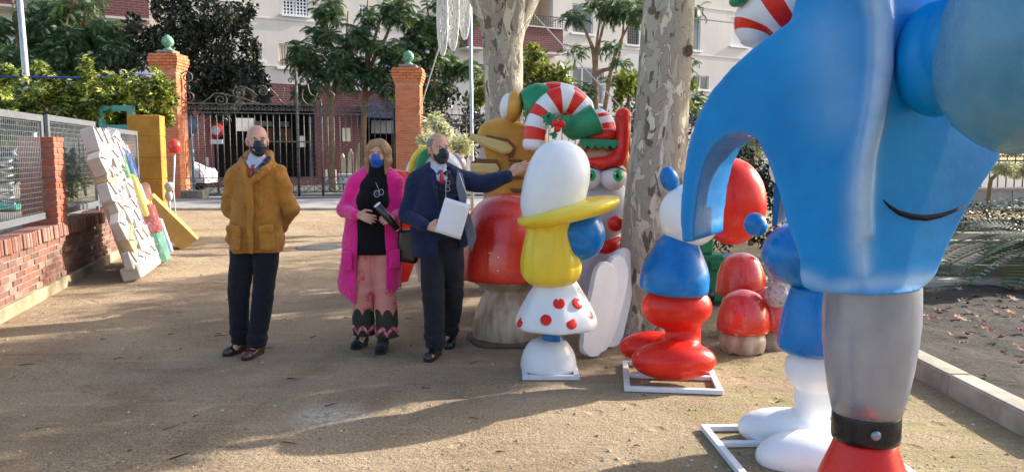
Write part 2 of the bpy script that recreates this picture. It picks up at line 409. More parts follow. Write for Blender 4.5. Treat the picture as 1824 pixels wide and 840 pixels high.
# ------------------------------------------------------------------ low brick wall on the left
def mat_brick(name, cols, scale=30):
    t = NT(name, .9, spec=.2); r = t.n('ShaderNodeObjectInfo').outputs['Random']; c = t.ramp(r, cols)
    f = t.noise(scale, 5, .7); c = t.mix(t.ramp(f, [(.48, 0), (.75, .4)]), c, (.34, .24, .19)); c = t.mix(t.ramp(t.noise(9, 4), [(.5, 0), (.75, .45)]), c, (.09, .05, .04))
    t.col(c); t.bump(f, .6, .006); return t.m
M_brick = mat_brick('old_brick', [(0, (.17, .075, .055)), (.3, (.25, .115, .085)), (.55, (.20, .095, .075)), (.75, (.33, .21, .17)), (1, (.13, .07, .055))])
M_mortar = basic('mortar', (.24, .20, .16), .95, .25, 8, .6, 50, .006)
M_foot = basic('concrete_footing', (.33, .27, .17), .95, .3, 3, .5, 30, .01)
WA = math.atan2(1, -.26); wx, wy = math.cos(WA), math.sin(WA)
def wallpt(s, d=0, z=0): return Vector((-4.85+s*wx-d*math.sin(WA)*1, 7.45+s*wy+d*math.cos(WA), z))
W0 = -2.0; WL = 9.1
wall = empty('brick_wall', wallpt(W0), WA, 'long low weathered brick wall with upright brick coping, along the left side of the path', 'wall')
g = MB(); g.b2((0, .010, .10), (WL, .27, .60)); g.build('mortar_core', M_mortar, wall)
g = MB(); g.b2((-.02, -.035, -.05), (WL+.02, .32, .125), bev=.012); g.build('footing', M_foot, wall)
bm_ = MB().box((0, 0, 0), (.212, .11, .054), bev=.005).mesh('brick'); bm_.materials.append(M_brick)
for r in range(7):
    for k in range(41):
        x = (k+.5*(r % 2)+.3)*.222
        if x > WL-.1: break
        if (k*7+r*5) % 23 == 4 and r in (2, 4, 5) and k > 6: continue
        if r == 0 and k < 1: continue
        inst('brick', bm_, wall, (x, .055+random.uniform(-.007, .006), .128+.033+r*.0665), (random.uniform(-.02, .02), 0, random.uniform(-.02, .02)), (random.uniform(.95, 1.0), 1, random.uniform(.92, 1.0)))
cb = MB().box((0, 0, 0), (.056, .34, .150), bev=.006).mesh('coping_brick'); cb.materials.append(M_brick)
for k in range(int(WL/.066)):
    inst('coping_brick', cb, wall, (.04+k*.066, .14+random.uniform(-.012, .01), .672+random.uniform(-.006, .006)), (-.05, random.uniform(-.03, .03), random.uniform(-.02, .02)))
# raised terrace behind the wall
g = MB(); v = [wallpt(W0-4, .3), wallpt(7.1, .3), Vector((-12.5, 27, 0)), Vector((-40, 27, 0)), Vector((-40, 3, 0))]
g.poly([(p.x, p.y, z) for z in (.0, .70) for p in v], [(0, 1, 2, 3, 4), (9, 8, 7, 6, 5)]+[(i, (i+1) % 5, 5+(i+1) % 5, 5+i) for i in range(5)])
tag(g.build('terrace', basic('terrace_ground', (.30, .26, .19), .95, .3, 2, .5)), kind='structure')
# square brick post standing on the wall
post = empty('brick_post', wallpt(1.86, .17, .70), WA, 'square red brick post on the low wall between two wire fence panels', 'brick post')
g = MB(); g.b2((-.18, -.18, 0), (.18, .18, 1.06)); g.build('mortar_core', M_mortar, post)
pb = MB().box((0, 0, 0), (.245, .115, .054), bev=.004).mesh('brick'); pb.materials.append(mat_brick('post_brick', [(0, (.36, .085, .05)), (.5, (.44, .13, .08)), (1, (.33, .10, .07))]))
for r in range(16):
    z = .035+r*.0665
    for q in range(4):
        a = q*PI/2; o = .065*(1 if r % 2 else -1)
        inst('brick', pb, post, (math.cos(a)*o+math.sin(a)*.135, math.sin(a)*o-math.cos(a)*.135, z), (0, 0, a+random.uniform(-.01, .01)))
# ------------------------------------------------------------------ wire fence panels on the wall
M_fence = basic('fence_grey_paint', (.17, .18, .20), .5, .1, 4, .05, metal=.4)
def fence(s0, s1, z0, z1, label, d=.12, stile0=True):
    L = s1-s0; f = empty('wire_fence_panel', wallpt(s0, d, 0), WA, label, 'fence', 'wire fence panels on the low wall')
    for zz, nm in ((z1, 'top_rail'), (z0, 'bottom_rail')):
        g = MB(); g.box((L/2, 0, zz), (L, .035, .075), bev=.004); g.build(nm, M_fence, f)
    for x in ([0, L] if stile0 else [L]):
        g = MB(); g.b2((x-.035, -.02, z0-.12), (x+.035, .02, z1+.04), bev=.004); g.build('post', M_fence, f)
    nh = 19; hw = MB().tube([(0, 0, 0), (L, 0, 0)], .0042, 5).mesh('wire'); hw.materials.append(M_fence)
    for i in range(nh): inst('wire', hw, f, (0, .005, z0+(z1-z0)*(i+.9)/(nh+.8)))
    nv = int(L/.055); vw = MB().tube([(0, 0, z0), (0, 0, z1)], .0032, 5).mesh('wire'); vw.materials.append(M_fence)
    for i in range(nv): inst('wire', vw, f, (L*(i+.5)/nv, -.003, 0))
fence(-3.2, 1.72, .86, 1.97, 'long grey wire mesh fence panel on the wall at the left edge of the photo')
fence(2.25, 4.4, .84, 2.0, 'grey wire mesh fence panel behind the leaning white letter block prop', d=.2)
fence(4.75, 6.85, .86, 1.93, 'short grey wire mesh fence panel next to the yellow block pillar', d=.1)
# ------------------------------------------------------------------ yellow block pillar at the wall end
M_yel = basic('yellow_paint', (.42, .20, .02), .7, .2, 3, .5, 30, .01)
yp = empty('yellow_block_pillar', (-6.74, 14.62, 0), WA-PI/2, 'thick mustard yellow painted block pillar at the far end of the brick wall', 'pillar')
g = MB()
for k in range(5): g.box((0, 0, .33+k*.39+.19), (.56, .5, .383), bev=.015); 
g.box((0, 0, 1.2), (.54, .48, 2.0)); g.build('block_shaft', M_yel, yp)
g = MB(); g.box((0, 0, .17), (.6, .55, .34), bev=.01); g.build('base', M_foot, yp)
# ------------------------------------------------------------------ gate pillars
def mat_island_brick(name, cols, mort=None):
    t = NT(name, .9, spec=.2); c = t.ramp(t.n('ShaderNodeNewGeometry').outputs['Random Per Island'], cols)
    f = t.noise(12, 5, .7); t.col(t.mix(t.ramp(f, [(.5, 0), (.8, .35)]), c, (.3, .13, .07))); t.bump(f, .5, .01); return t.m
M_gb = mat_island_brick('orange_brick', [(0, (.54, .16, .07)), (.5, (.66, .23, .105)), (1, (.48, .14, .065))])
M_mlight = basic('pale_mortar', (.50, .36, .27), .95, .15, 8)
M_verd = basic('green_glazed_ceramic', (.14, .33, .22), .55, .35, 9, .5, 40, .01)
M_stone = basic('weathered_stone', (.22, .20, .16), .95, .3, 6, .6, 30, .01)
def gate_pillar(px, Y, w, zt, label):
    c = at(px, 350, Y); p = empty('gate_pillar', (c.x, Y, 0), 0, label, 'gate pillar', 'brick gate pillars with green finials')
    zn = zt-.62; h = w/2-.012
    g = MB(); g.b2((-h, -h, 0), (h, h, zn)); g.build('mortar_core', M_mlight, p)
    g = MB(); ch_ = .088; nc = int(zn/ch_)
    def ring(z, ww, hh, nb=3, off=0):
        for q in range(4):
            a = q*PI/2; L = ww/nb
            for k in range(-1, nb):
                x0 = -ww/2+k*L+(L/2 if off else 0); x1 = x0+L-.016; x0 = max(x0, -ww/2); x1 = min(x1, ww/2)
                if x1-x0 < .03: continue
                T = Matrix.Rotation(a, 4, 'Z'); cc = T @ Vector(((x0+x1)/2, -ww/2+.05, z)); g.box(cc, (x1-x0, .1+random.uniform(0, .004), hh), rz=a)
    for r in range(nc): ring((r+.5)*ch_, w, ch_-.016, 3, r % 2)
    for k, e in enumerate((.05, .11, .17, .21, .21, .15)): ring(zn+.05+k*.098, w+e, .085, 4, k % 2)
    b = g.build('brickwork', M_gb, p); b['kind'] = 'stuff'
    g = MB(); g.b2((-h-.03, -h-.03, zn-.01), (h+.03, h+.03, zt-.03)); g.build('cornice_core', M_mlight, p)
    g = MB(); g.box((0, 0, zt+.04), (w*.72, w*.72, .12), bev=.03); g.build('cap_stone', M_stone, p)
    g = MB(); g.lathe([(.10, zt+.08), (.2, zt+.1), (.16, zt+.15), (.075, zt+.2), (.10, zt+.24), (.17, zt+.30), (.205, zt+.39), (.185, zt+.48), (.12, zt+.57), (.05, zt+.62), (.01, zt+.64)], 24)
    g.build('finial', M_verd, p)
    g = MB(); g.box((w*.95, -.1, .17), (.75, .6, .3), bev=.03); g.build('base_block', M_stone, p); return p
gate_pillar(311, 27.4, .80, 4.98, 'orange brick gate pillar with green finial, left of the gate beside the yellow pillar')
gate_pillar(731, 29.4, .90, 4.72, 'orange brick gate pillar with green finial, between the woman and the man in navy')
# ------------------------------------------------------------------ wrought iron gate
t = NT('wrought_iron', .55, metal=.35); t.col(t.ramp(t.noise(14, 4), [(.35, (.05, .047, .045)), (.7, (.20, .18, .165))])); M_iron = t.m
GA = at(328, 345, 27.4); GB = at(705, 345, 29.4); GL = math.hypot(GB.x-GA.x, GB.y-GA.y)
gate = empty('wrought_iron_gate', (GA.x, GA.y, 0), math.atan2(GB.y-GA.y, GB.x-GA.x), 'tall dark wrought iron gate with scrolls on top, closed between the brick pillars', 'gate')
def G(px, py): return Vector(((px-327)/376*GL, 0, 1.56+(275-py+(px-327)*.022)/49.5))
def spiral(g, c, r, turns=1.6, a0=0, sgn=1, rad=.023, tail=None):
    pts = []
    N = int(14*turns)
    for i in range(N+1):
        u = i/N; a = a0+sgn*u*turns*2*PI; rr = r*(1-.82*u); pts.append(Vector((c.x+rr*math.cos(a), 0, c.z+rr*math.sin(a))))
    if tail: pts = tail+pts
    g.tube(pts, rad, 5)
for zz, hh in ((G(327, 188).z, .04), (G(327, 203).z, .035), (G(327, 316).z, .04), (G(327, 328).z, .035), (G(327, 343).z, .05)):
    g = MB(); g.box((GL/2, 0, zz), (GL, .04, hh)); g.build('rail', M_iron, gate)
nb = 35; zb0, zb1 = G(327, 316).z, G(327, 203).z
bar = MB().tube([(0, 0, zb0), (0, 0, zb1)], .017, 6).mesh('bar'); bar.materials.append(M_iron)
sc_m = MB()
for sg in (-1, 1): spiral(sc_m, Vector((sg*.055, 0, -.03)), .05, 1.3, PI/2 if sg > 0 else PI/2, -sg, .013)
sc_m.tube([(-.1, 0, .10), (-.05, 0, .05), (0, 0, .02), (.05, 0, .05), (.1, 0, .10)], .011, 5)
scm = sc_m.mesh('scroll'); scm.materials.append(M_iron)
xm = MB(); d = GL/20
zx0, zx1 = G(327, 343).z, G(327, 328).z
xm.tube([(0, 0, zx0), (d, 0, zx1)], .013, 5).tube([(0, .01, zx1), (d, .01, zx0)], .013, 5).tube([(0, 0, zx0), (0, 0, zx1)], .014, 5)
xmm = xm.mesh('lattice_cross'); xmm.materials.append(M_iron)
for i in range(nb):
    x = (i+.5)*GL/nb; inst('bar', bar, gate, (x, 0, 0)); inst('scroll', scm, gate, (x, 0, (zb1+G(327, 188).z)/2))
    if i % 2: inst('scroll', scm, gate, (x, 0, G(327, 321).z), (0, 0, 0), (1, 1, -.8))
for i in range(20): inst('lattice_cross', xmm, gate, (i*d, 0, 0))
for px, top in ((328, 188), (525, 134), (568, 188), (702, 200)):
    g = MB(); p = G(px, top); g.tube([(p.x, 0, 0), (p.x, 0, p.z)], .04 if top > 150 else .05, 8).tube([(p.x, 0, p.z), (p.x, 0, p.z+.12)], [.03, .004], 6); g.build('stile', M_iron, gate)
def gs(*L):
    g = MB()
    for (px, py, r, turns, a0, sgn) in L: spiral(g, G(px, py), r/49.5, turns, R(a0), sgn)
    g.build('scroll_ornament', M_iron, gate)
def gc(pts, rad=.023):
    g = MB(); q = [G(*p) for p in pts]; out = []
    for i in range(len(q)-1):
        p0, p1, p2, p3 = q[max(i-1, 0)], q[i], q[i+1], q[min(i+2, len(q)-1)]
        for k in range(5):
            u = k/5; out.append(.5*((2*p1)+(p2-p0)*u+(2*p0-5*p1+4*p2-p3)*u*u+(3*p1-p0-3*p2+p3)*u**3))
    out.append(q[-1]); g.tube(out, rad, 5); g.build('scroll_ornament', M_iron, gate)
gs((340, 145, 11, 1.7, 180, -1)); gs((340, 161, 6, 1.4, 90, 1)); gs((341, 177, 11, 1.7, 180, 1)); gc([(330, 145), (331, 160), (330, 177)])
gc([(343, 188), (360, 188), (375, 180), (385, 172), (398, 173)]); gs((394, 183, 12, 1.8, 100, -1)); gs((426, 171, 11, 1.8, 110, 1)); gs((427, 188, 6, 1.4, 180, 1))
gc([(400, 173), (430, 180), (460, 190), (500, 192)]); gs((466, 168, 10, 1.8, 150, -1)); gc([(426, 160), (440, 163), (458, 176)])
gc([(478, 162), (490, 175), (500, 188), (515, 194)]); gc([(504, 162), (500, 176), (490, 180)]); gs((515, 150, 5, 1.3, 0, 1)); gs((536, 150, 5, 1.3, 180, -1))
gc([(537, 165), (535, 180), (545, 192), (556, 186), (562, 172)]); gc([(545, 155), (549, 172), (560, 178)]); gc([(585, 168), (592, 175), (588, 186)]); gc([(600, 185), (612, 176), (630, 172)])
gs((692, 165, 11, 1.8, 0, 1)); gs((690, 195, 8, 1.6, 0, -1)); gs((648, 195, 11, 1.8, 0, -1)); gc([(620, 202), (634, 195), (660, 186), (681, 165)])
g = MB(); p0, p1 = G(430, 255), G(545, 255); g.box(((p0.x+p1.x)/2, -.03, p0.z), (p1.x-p0.x, .03, .05)); g.build('lock_bar', M_iron, gate)
# iron railing right of the gate
def railing(name, A, B, z0, z1, n, label, wall_h=0):
    L = math.hypot(B[0]-A[0], B[1]-A[1]); f = empty(name, (A[0], A[1], 0), math.atan2(B[1]-A[1], B[0]-A[0]), label, 'railing')
    b = MB().tube([(0, 0, z0), (0, 0, z1)], .018, 6).tube([(0, 0, z1), (0, 0, z1+.14)], [.03, .004], 6).mesh('bar'); b.materials.append(M_iron)
    for i in range(n): inst('bar', b, f, ((i+.5)*L/n, 0, 0)); inst('scroll', scm, f, ((i+.5)*L/n, 0, z1-.35), (0, 0, 0), (1.2, 1, 1.2))
    for zz in (z0+.05, z1-.52, z1-.18): g = MB(); g.box((L/2, 0, zz), (L, .04, .05)); g.build('rail', M_iron, f)
    if wall_h:
        M_w = basic('plinth_stone', (.36, .34, .32), .9, .15, 2, .3); k = int(L/1.6); q = MB().box((0, 0, wall_h/2), (L/k-.02, .35, wall_h), bev=.01).mesh('slab'); q.materials.append(M_w)
        for i in range(k): inst('slab', q, f, ((i+.5)*L/k, 0, 0))
        g = MB(); g.box((L/2, 0, wall_h+.03), (L, .45, .07)); g.build('coping', M_w, f)
railing('iron_railing', (-3.4, 29.4), (7.5, 31.5), .5, 3.2, 42, 'tall dark pointed iron railing behind the plane trees, right of the gate')
railing('low_railing', (9.5, 22.2), (32, 24.5), .55, 1.9, 88, 'low dark iron railing on pale stone plinth, far behind the flower beds', .55)

# ------------------------------------------------------------------ apartment building
FE = Vector((.862, .507, 0)); FN = Vector((.507, -.862, 0)); FO = Vector((0, 45, 0)); FA = math.atan2(.507, .862)
def fac(px, py, d=0.):
    u = (px-912)/1400; dr = ray(px, py); o = FO+FN*d
    s = (dr.x*o.y/dr.y-o.x)/(FE.x-dr.x/dr.y*FE.y); Y = o.y+s*FE.y
    return s, CAMH+dr.z/dr.y*Y
bld = empty('apartment_building', FO, FA, 'pale apartment building with dark red brick ground floor and balconies, behind the gate', 'building')
t = NT('pale_render', .9, spec=.2); c = t.ramp(t.noise(.35, 6, .6), [(.3, (.58, .54, .50)), (.7, (.72, .66, .60))])
st = t.noise(1., 6, .75, t.n('ShaderNodeMapping', {'Vector': t.pos(), 'Scale': (1.6, 1, .12)}).outputs[0]); t.col(t.mix(t.ramp(st, [(.55, 0), (.78, .35)]), c, (.34, .31, .28))); t.bump(t.noise(25, 3), .15, .01); M_cream = t.m
def brick_tex(name, sx, c1, c2, cm, sc=1.):
    t = NT(name, .9); q = t.n('ShaderNodeTexBrick', {'Vector': t.n('ShaderNodeMapping', {'Vector': t.pos(), 'Rotation': (PI/2, 0, 0)}).outputs[0], 'Color1': (*c1, 1), 'Color2': (*c2, 1), 'Mortar': (*cm, 1), 'Scale': sc, 'Mortar Size': .016, 'Brick Width': .42, 'Row Height': .11})
    t.col(t.mix(.35, q.outputs[0], t.ramp(t.noise(2, 4), [(.3, c1), (.7, c2)]))); t.bump(q.outputs[1], -.4, .01); return t.m
M_dbrick = brick_tex('dark_red_brick', 1, (.175, .055, .058), (.12, .038, .042), (.26, .18, .17))
M_glass = NT('window_glass', .06, spec=.9).col((.035, .045, .055)).m if False else None
t = NT('window_glass', .08, spec=.8); t.col(t.ramp(t.noise(.6, 2), [(.4, (.03, .035, .045)), (.65, (.12, .14, .16))])); M_glass = t.m
M_wf = basic('white_window_frame', (.75, .75, .76), .4, .03, 3, 0); M_blind = basic('white_blind', (.72, .70, .68), .8, .06, 3, 0)
M_dark = basic('dark_interior', (.035, .033, .035), .8, .2, 2, 0); M_tan = basic('tan_render', (.62, .50, .36), .9, .08, 2, 0); M_rail = basic('black_balcony_paint', (.03, .032, .038), .5, .1, 3, 0)
def fbox(g, s0, s1, d0, d1, z0, z1, **k): # local: x along, y into building (front is y=0)
    g.b2((s0, d0, z0), (s1, d1, z1), **k)
openings = []   # (s0,s1,z0,z1)
def win(x0, y0, x1, y1, style='plain', mull=1, curtain=None, grille=False):
    s0, za = fac(x0, y0); s1, zb = fac(x1, y1); zc = fac((x0+x1)/2, y0)[1]; zd = fac((x0+x1)/2, y1)[1]
    z1, z0 = zc, zd; openings.append((s0, s1, z0, z1)); w_ = empty('window', (0, 0, 0)); 
    g = MB(); f = .07
    fbox(g, s0, s1, .10, .16, z0, z0+f); fbox(g, s0, s1, .10, .16, z1-f, z1); fbox(g, s0, s0+f, .10, .16, z0+f, z1-f); fbox(g, s1-f, s1, .10, .16, z0+f, z1-f)
    for k in range(mull): sm = s0+(s1-s0)*(k+1)/(mull+1); fbox(g, sm-.045, sm+.045, .11, .15, z0+f, z1-f)
    bpy.data.objects.remove(w_); w_ = g.build('window', M_wf, bld)
    g = MB(); fbox(g, s0+f, s1-f, .13, .14, z0+f, z1-f); g.build('pane', M_blind if curtain == 'blind' else M_glass, w_)
    g = MB(); fbox(g, s0-.12, s1+.12, -.10, .10, z0-.10, z0-.002); g.build('sill', M_wf, w_)
    if curtain == 'slats':
        g = MB()
        nsl = int((s1-s0)/.13)
        for k in range(nsl): sm = s0+f+(s1-s0-2*f)*(k+.5)/nsl; fbox(g, sm-.045, sm+.045, .121, .127, z0+f, z1-f)
        g.build('curtain_slats', M_tan, w_)
    if grille:
        g = MB(); k = .16
        for i in range(int((s1-s0)/k)+1): g.box((s0+i*k, .03, (z0+z1)/2), (.05, .03, z1-z0))
        for i in range(int((z1-z0)/k)+1): g.box(((s0+s1)/2, .05, z0+i*k), (s1-s0, .03, .05))
        g.build('grille', M_wf if grille == 'w' else M_rail, w_)
win(375, -45, 425, -1); win(503, -30, 549, 27, grille='w'); win(443, 76, 467, 107, mull=0, curtain='slats'); win(496, 79, 548, 121, curtain='slats')
win(617, 112, 686, 158, curtain='blind'); win(835, 5, 866, 38, grille='k'); win(1020, 8, 1056, 60, mull=0); win(1118, 20, 1138, 80, mull=0, grille='k')
win(1229, 28, 1247, 90, mull=0); win(1303, 33, 1331, 83, mull=0, curtain='blind'); win(1235, 135, 1262, 160); win(1020, 121, 1075, 185, mull=2); win(778, 128, 797, 168, mull=0)
win(640, 10, 668, 55, grille='w'); win(20, 20, 70, 70); win(1150, 130, 1190, 180); win(730, 20, 765, 60, curtain='blind'); win(1400, 40, 1440, 90); win(560, -60, 600, -20); win(140, 60, 190, 100, curtain='blind')
# deep balcony recess and portico
s0, _ = fac(905, 20); s1, _ = fac(985, 20); zt = fac(940, -30)[1]; zb = fac(960, 50)[1]; openings.append((s0, s1, zb, zt)); rec = (s0, s1, zb, zt)
pz = 4.95; SA, SB = fac(-140, 200)[0], fac(1500, 100)[0]; sP0, sP1 = fac(362, 200)[0], fac(560, 200)[0]; sQ0, sQ1 = fac(640, 200)[0], fac(700, 200)[0]
zp = fac(450, 186)[1]; openings += [(sP0, sP1, .4, zp), (sQ0, sQ1, .4, fac(670, 200)[1])]
def facade(g_list, s0, s1, z0, z1):
    xs = sorted({s0, s1} | {min(max(v, s0), s1) for o in openings for v in o[:2]}); zs = sorted({z0, z1} | {min(max(v, z0), z1) for o in openings for v in o[2:]})
    for i in range(len(xs)-1):
        j0 = None
        for j in range(len(zs)):
            solid = j < len(zs)-1 and not any(o[0] < (xs[i]+xs[i+1])/2 < o[1] and o[2] < (zs[j]+zs[j+1])/2 < o[3] for o in openings)
            if solid and j0 is None: j0 = j
            if not solid and j0 is not None: fbox(g_list, xs[i], xs[i+1], 0, .35, zs[j0], zs[j]); j0 = None
sBr = fac(735, 150)[0]
g = MB(); facade(g, SA, sBr, .05, pz); g.build('brick_ground_floor', M_dbrick, bld)
g = MB(); facade(g, SA, sBr, pz+.001, 16); facade(g, sBr+.001, SB, .05, 16); g.build('upper_wall', M_cream, bld)
g = MB()
for zz in (fac(450, 155)[1]+1.0, 7.95, 11.0): fbox(g, SA, SB, -.03, .01, zz, zz+.07)
g.build('string_course', M_cream, bld)
g = MB(); fbox(g, SA, SB, .351, 9, 16, 16.4); fbox(g, SA, SB, 8.9, 9, 0, 16); fbox(g, SA-.02, SA+.2, .36, 9, 0, 16); fbox(g, SB-.2, SB+.02, .36, 9, 0, 16); g.build('roof', M_cream, bld)
g = MB(); fbox(g, SA+.2, rec[0]-.3, 3.2, 3.3, 0, 16); fbox(g, rec[1]+.3, SB-.2, 3.2, 3.3, 0, 16); fbox(g, SA+.2, SB-.2, .36, 3.1, pz-.3, pz-.1); g.build('inner_wall', M_dark, bld)
g = MB(); fbox(g, rec[0]-.3, rec[1]+.3, 1.6, 1.7, rec[2], rec[3]); fbox(g, rec[0]-.3, rec[0]-.002, .36, 1.6, rec[2], rec[3]); fbox(g, rec[1]+.002, rec[1]+.3, .36, 1.6, rec[2], rec[3]); fbox(g, rec[0]-.3, rec[1]+.3, .36, 1.7, rec[2]-.2, rec[2]); g.build('balcony_recess', M_tan, bld)
g = MB(); a, b_ = fac(925, 20)[0], fac(958, 20)[0]; fbox(g, a, b_, 1.5, 1.58, rec[2], rec[2]+2.3); g.build('balcony_door', M_glass, bld)
def balcony(x0, x1, yt, yb, rail_y, m=M_dbrick, dd=.9):
    a, z1 = fac(x0, yt, dd); b_, _ = fac(x1, yt, dd); z1 = fac((x0+x1)/2, yt, dd)[1]; z0 = fac((x0+x1)/2, yb, dd)[1]
    g = MB(); fbox(g, a, b_, -dd, -.003, z0, z1); q = g.build('balcony', m, bld)
    g = MB(); fbox(g, a-.06, b_+.06, -dd-.06, -.004, z1+.002, z1+.07); g.build('ledge', M_cream, q); g = MB(); fbox(g, a-.04, b_+.04, -dd-.04, -.004, z0-.10, z0-.002); g.build('ledge', M_cream, q)
    if rail_y is not None:
        zr = fac((x0+x1)/2, rail_y, dd)[1]; g = MB(); fbox(g, a, b_, -dd+.02, -dd+.06, zr-.05, zr)
        k = int((b_-a)/.16)
        for i in range(k+1): fbox(g, a+(b_-a)*i/k-.012, a+(b_-a)*i/k+.012, -dd+.03, -dd+.05, z1+.07, zr-.05)
        for i in range(1, 6): zz = z1+.07+(zr-z1)*i/6; fbox(g, a, b_, -dd+.03, -dd+.045, zz-.012, zz+.012)
        for e in (a, b_): fbox(g, e-.02, e+.02, -dd, 0, zr-.05, zr-.01)
        g.build('balcony_railing', M_rail, q)
balcony(933, 1003, 50, 92, 28); balcony(832, 866, 40, 84, None); balcony(95, 262, -50, 27, None, dd=1.3); balcony(-60, 20, -60, 5, None)
# portico columns, posters, meter boxes, awning
g = MB(); a, b_ = fac(399, 200)[0], fac(419, 200)[0]
fbox(g, fac(342, 250)[0], fac(384, 250)[0], .4, 1.0, .05, zp); g.build('brick_pier', M_dbrick, bld)
g = MB(); fbox(g, fac(508, 250)[0], fac(516, 250)[0], 2.0, 2.4, .05, zp); g.build('column', M_dark, bld)
def panel(nm, x0, y0, x1, y1, m, d=-.05, th=.04, par=None):
    a, z1 = fac(x0, y0); b_, z0 = fac(x1, y1); g = MB(); fbox(g, a, b_, d, d+th, min(z0, z1), max(z0, z1)); return g.build(nm, m, par or bld)
panel('white_poster_board', 419, 210, 452, 234, M_blind); panel('meter_box', 609, 228, 615.5, 252, basic('ivory_box', (.72, .66, .52), .6, .05)); panel('meter_box', 616.5, 228, 624, 252, MATS['ivory_box'])
panel('inner_court_wall', 470, 225, 545, 252, basic('salmon_wall', (.50, .24, .18), .9, .1), 2.6, .1); panel('inner_court_window', 478, 212, 540, 223, M_blind, 2.6, .1); panel('notice_sheet', 536, 242, 546, 262, M_blind, .2)
panel('awning', 642, 184, 700, 212, basic('navy_awning', (.03, .045, .10), .7, .1), -1.0, .9); panel('shop_sign_band', 660, 214, 700, 238, basic('grey_shop', (.20, .22, .25), .6, .1), -.1)
panel('inner_glazing', 550, 208, 560, 320, M_glass, .1); panel('garage_door', 575, 270, 600, 322, basic('maroon_door', (.17, .035, .04), .7, .1), -.04)
panel('wall_notice', 356, 280, 374, 295, basic('pale_blue_sign', (.42, .58, .60), .5, .1), .3)
# no entry traffic sign seen through the gate
p = at(385, 232, 31.5); sg = empty('no_entry_sign', (p.x, 31.5, 0), 0, 'round red and white traffic sign seen through the left part of the gate', 'traffic sign')
g = MB(); g.tube([(0, .05, 0), (0, .05, p.z+.3)], .035, 8); g.build('post', M_iron, sg)
g = MB(); g.lathe([(.30, 0), (.30, .03)], 28, Matrix.Translation((0, 0, p.z)) @ Matrix.Rotation(PI/2, 4, 'X')); g.build('red_disc', basic('sign_red', (.60, .03, .03), .4, .04), sg)
g = MB(); g.lathe([(.19, 0), (.19, .012)], 28, Matrix.Translation((0, -.03, p.z)) @ Matrix.Rotation(PI/2, 4, 'X')); g.build('white_centre', M_wf, sg)
g = MB(); g.box((0, -.01, p.z-.45), (.5, .03, .18)); g.build('sub_plate', M_wf, sg)
p = at(340, 222, 31); sg = empty('round_sign', (p.x, 31, 0), 0, 'dull blue grey round sign on a striped post beside the left gate pillar', 'traffic sign')
g = MB(); g.tube([(0, .05, 0), (0, .05, p.z)], .06, 8); g.build('post', basic('blue_post', (.10, .22, .33), .5, .2), sg)
g = MB(); g.lathe([(.36, 0), (.36, .03)], 28, Matrix.Translation((0, 0, p.z)) @ Matrix.Rotation(PI/2, 4, 'X')); g.build('disc', basic('sign_grey', (.16, .20, .26), .4, .1), sg)
# cafe things on the street
M_plast = basic('white_plastic', (.70, .70, .70), .5, .08, 5, .1)
M_canv = basic('folded_canvas', (.60, .52, .38), .9, .15, 6, .3)
for k, (px, hh, lb) in enumerate(((611, 1.30, 'shortest'), (623, 1.5, 'middle'), (636, 1.8, 'tallest'))):
    p = at(px, 300, 33.5); o = empty('folded_parasol', (p.x, 33.5, .05), 0, '%s of the three folded cream parasols leaning together behind the gate' % lb, 'parasol', 'folded parasols behind the gate')
    g = MB(); g.lathe([(.06, .55), (.13, .8), (.12, hh), (.03, hh+.25)], 10, Matrix.Rotation(.04*k, 4, 'Y')); g.build('canvas', M_canv, o)
    g = MB(); g.tube([(0, 0, 0), (0, 0, .6)], .03, 6); g.build('pole', M_rail, o)
p = at(632, 320, 32.2); o = empty('plastic_table', (p.x, 32.2, .05), .2, 'white plastic terrace table stacked with covers behind the gate', 'table')
g = MB(); g.box((0, 0, .70), (1.35, .8, .05), bev=.02); g.box((0, 0, .5), (1.3, .76, .34), bev=.03); g.build('table_top', M_plast, o)
for a in (-1, 1):
    for b_ in (-1, 1): g = MB(); g.tube([(a*.55, b_*.3, .5), (a*.6, b_*.33, 0)], .03, 6); g.build('leg', M_plast, o)
p = at(592, 320, 32.2); o = empty('plastic_chair', (p.x, 32.2, .05), .5, 'white plastic terrace chair left of the covered table behind the gate', 'chair')
g = MB(); g.box((0, 0, .44), (.48, .46, .04), bev=.015); g.build('seat', M_plast, o); g = MB(); g.box((0, .22, .68), (.46, .04, .42), bev=.015); g.build('backrest', M_plast, o)
for a in (-1, 1):
    for b_ in (-1, 1): g = MB(); g.tube([(a*.2, b_*.18, .44), (a*.24, b_*.22, 0)], .022, 6); g.build('leg', M_plast, o)
# parked car, half hidden by the left pillar
p = at(326, 322, 32); car = empty('parked_car', (p.x-1.3, 32, .05), 0, 'white parked car partly hidden behind the left brick gate pillar', 'car')
prof = [(-2.1, .35), (-2.1, .75), (-1.95, .92), (-1.2, 1.0), (-.6, 1.42), (.6, 1.46), (1.3, 1.05), (2.0, .92), (2.15, .7), (2.15, .35)]
g = MB(); g.prism(prof, 1.7, bev=.08); g.build('body', paint('white_car_paint', (.72, .72, .74), rough=.2), car)
g = MB(); g.prism([(-1.0, 1.02), (-.52, 1.36), (.55, 1.4), (1.1, 1.05)], 1.72, Matrix.Translation((0, -.01, 0))); g.build('window', M_glass, car)
for x in (-1.35, 1.35):
    for y in (.02, 1.5): g = MB(); g.lathe([(.2, -.1), (.33, -.09), (.33, .09), (.2, .1)], 20, Matrix.Translation((x, y+.08, .33)) @ Matrix.Rotation(PI/2, 4, 'X')); g.build('wheel', M_rail, car)
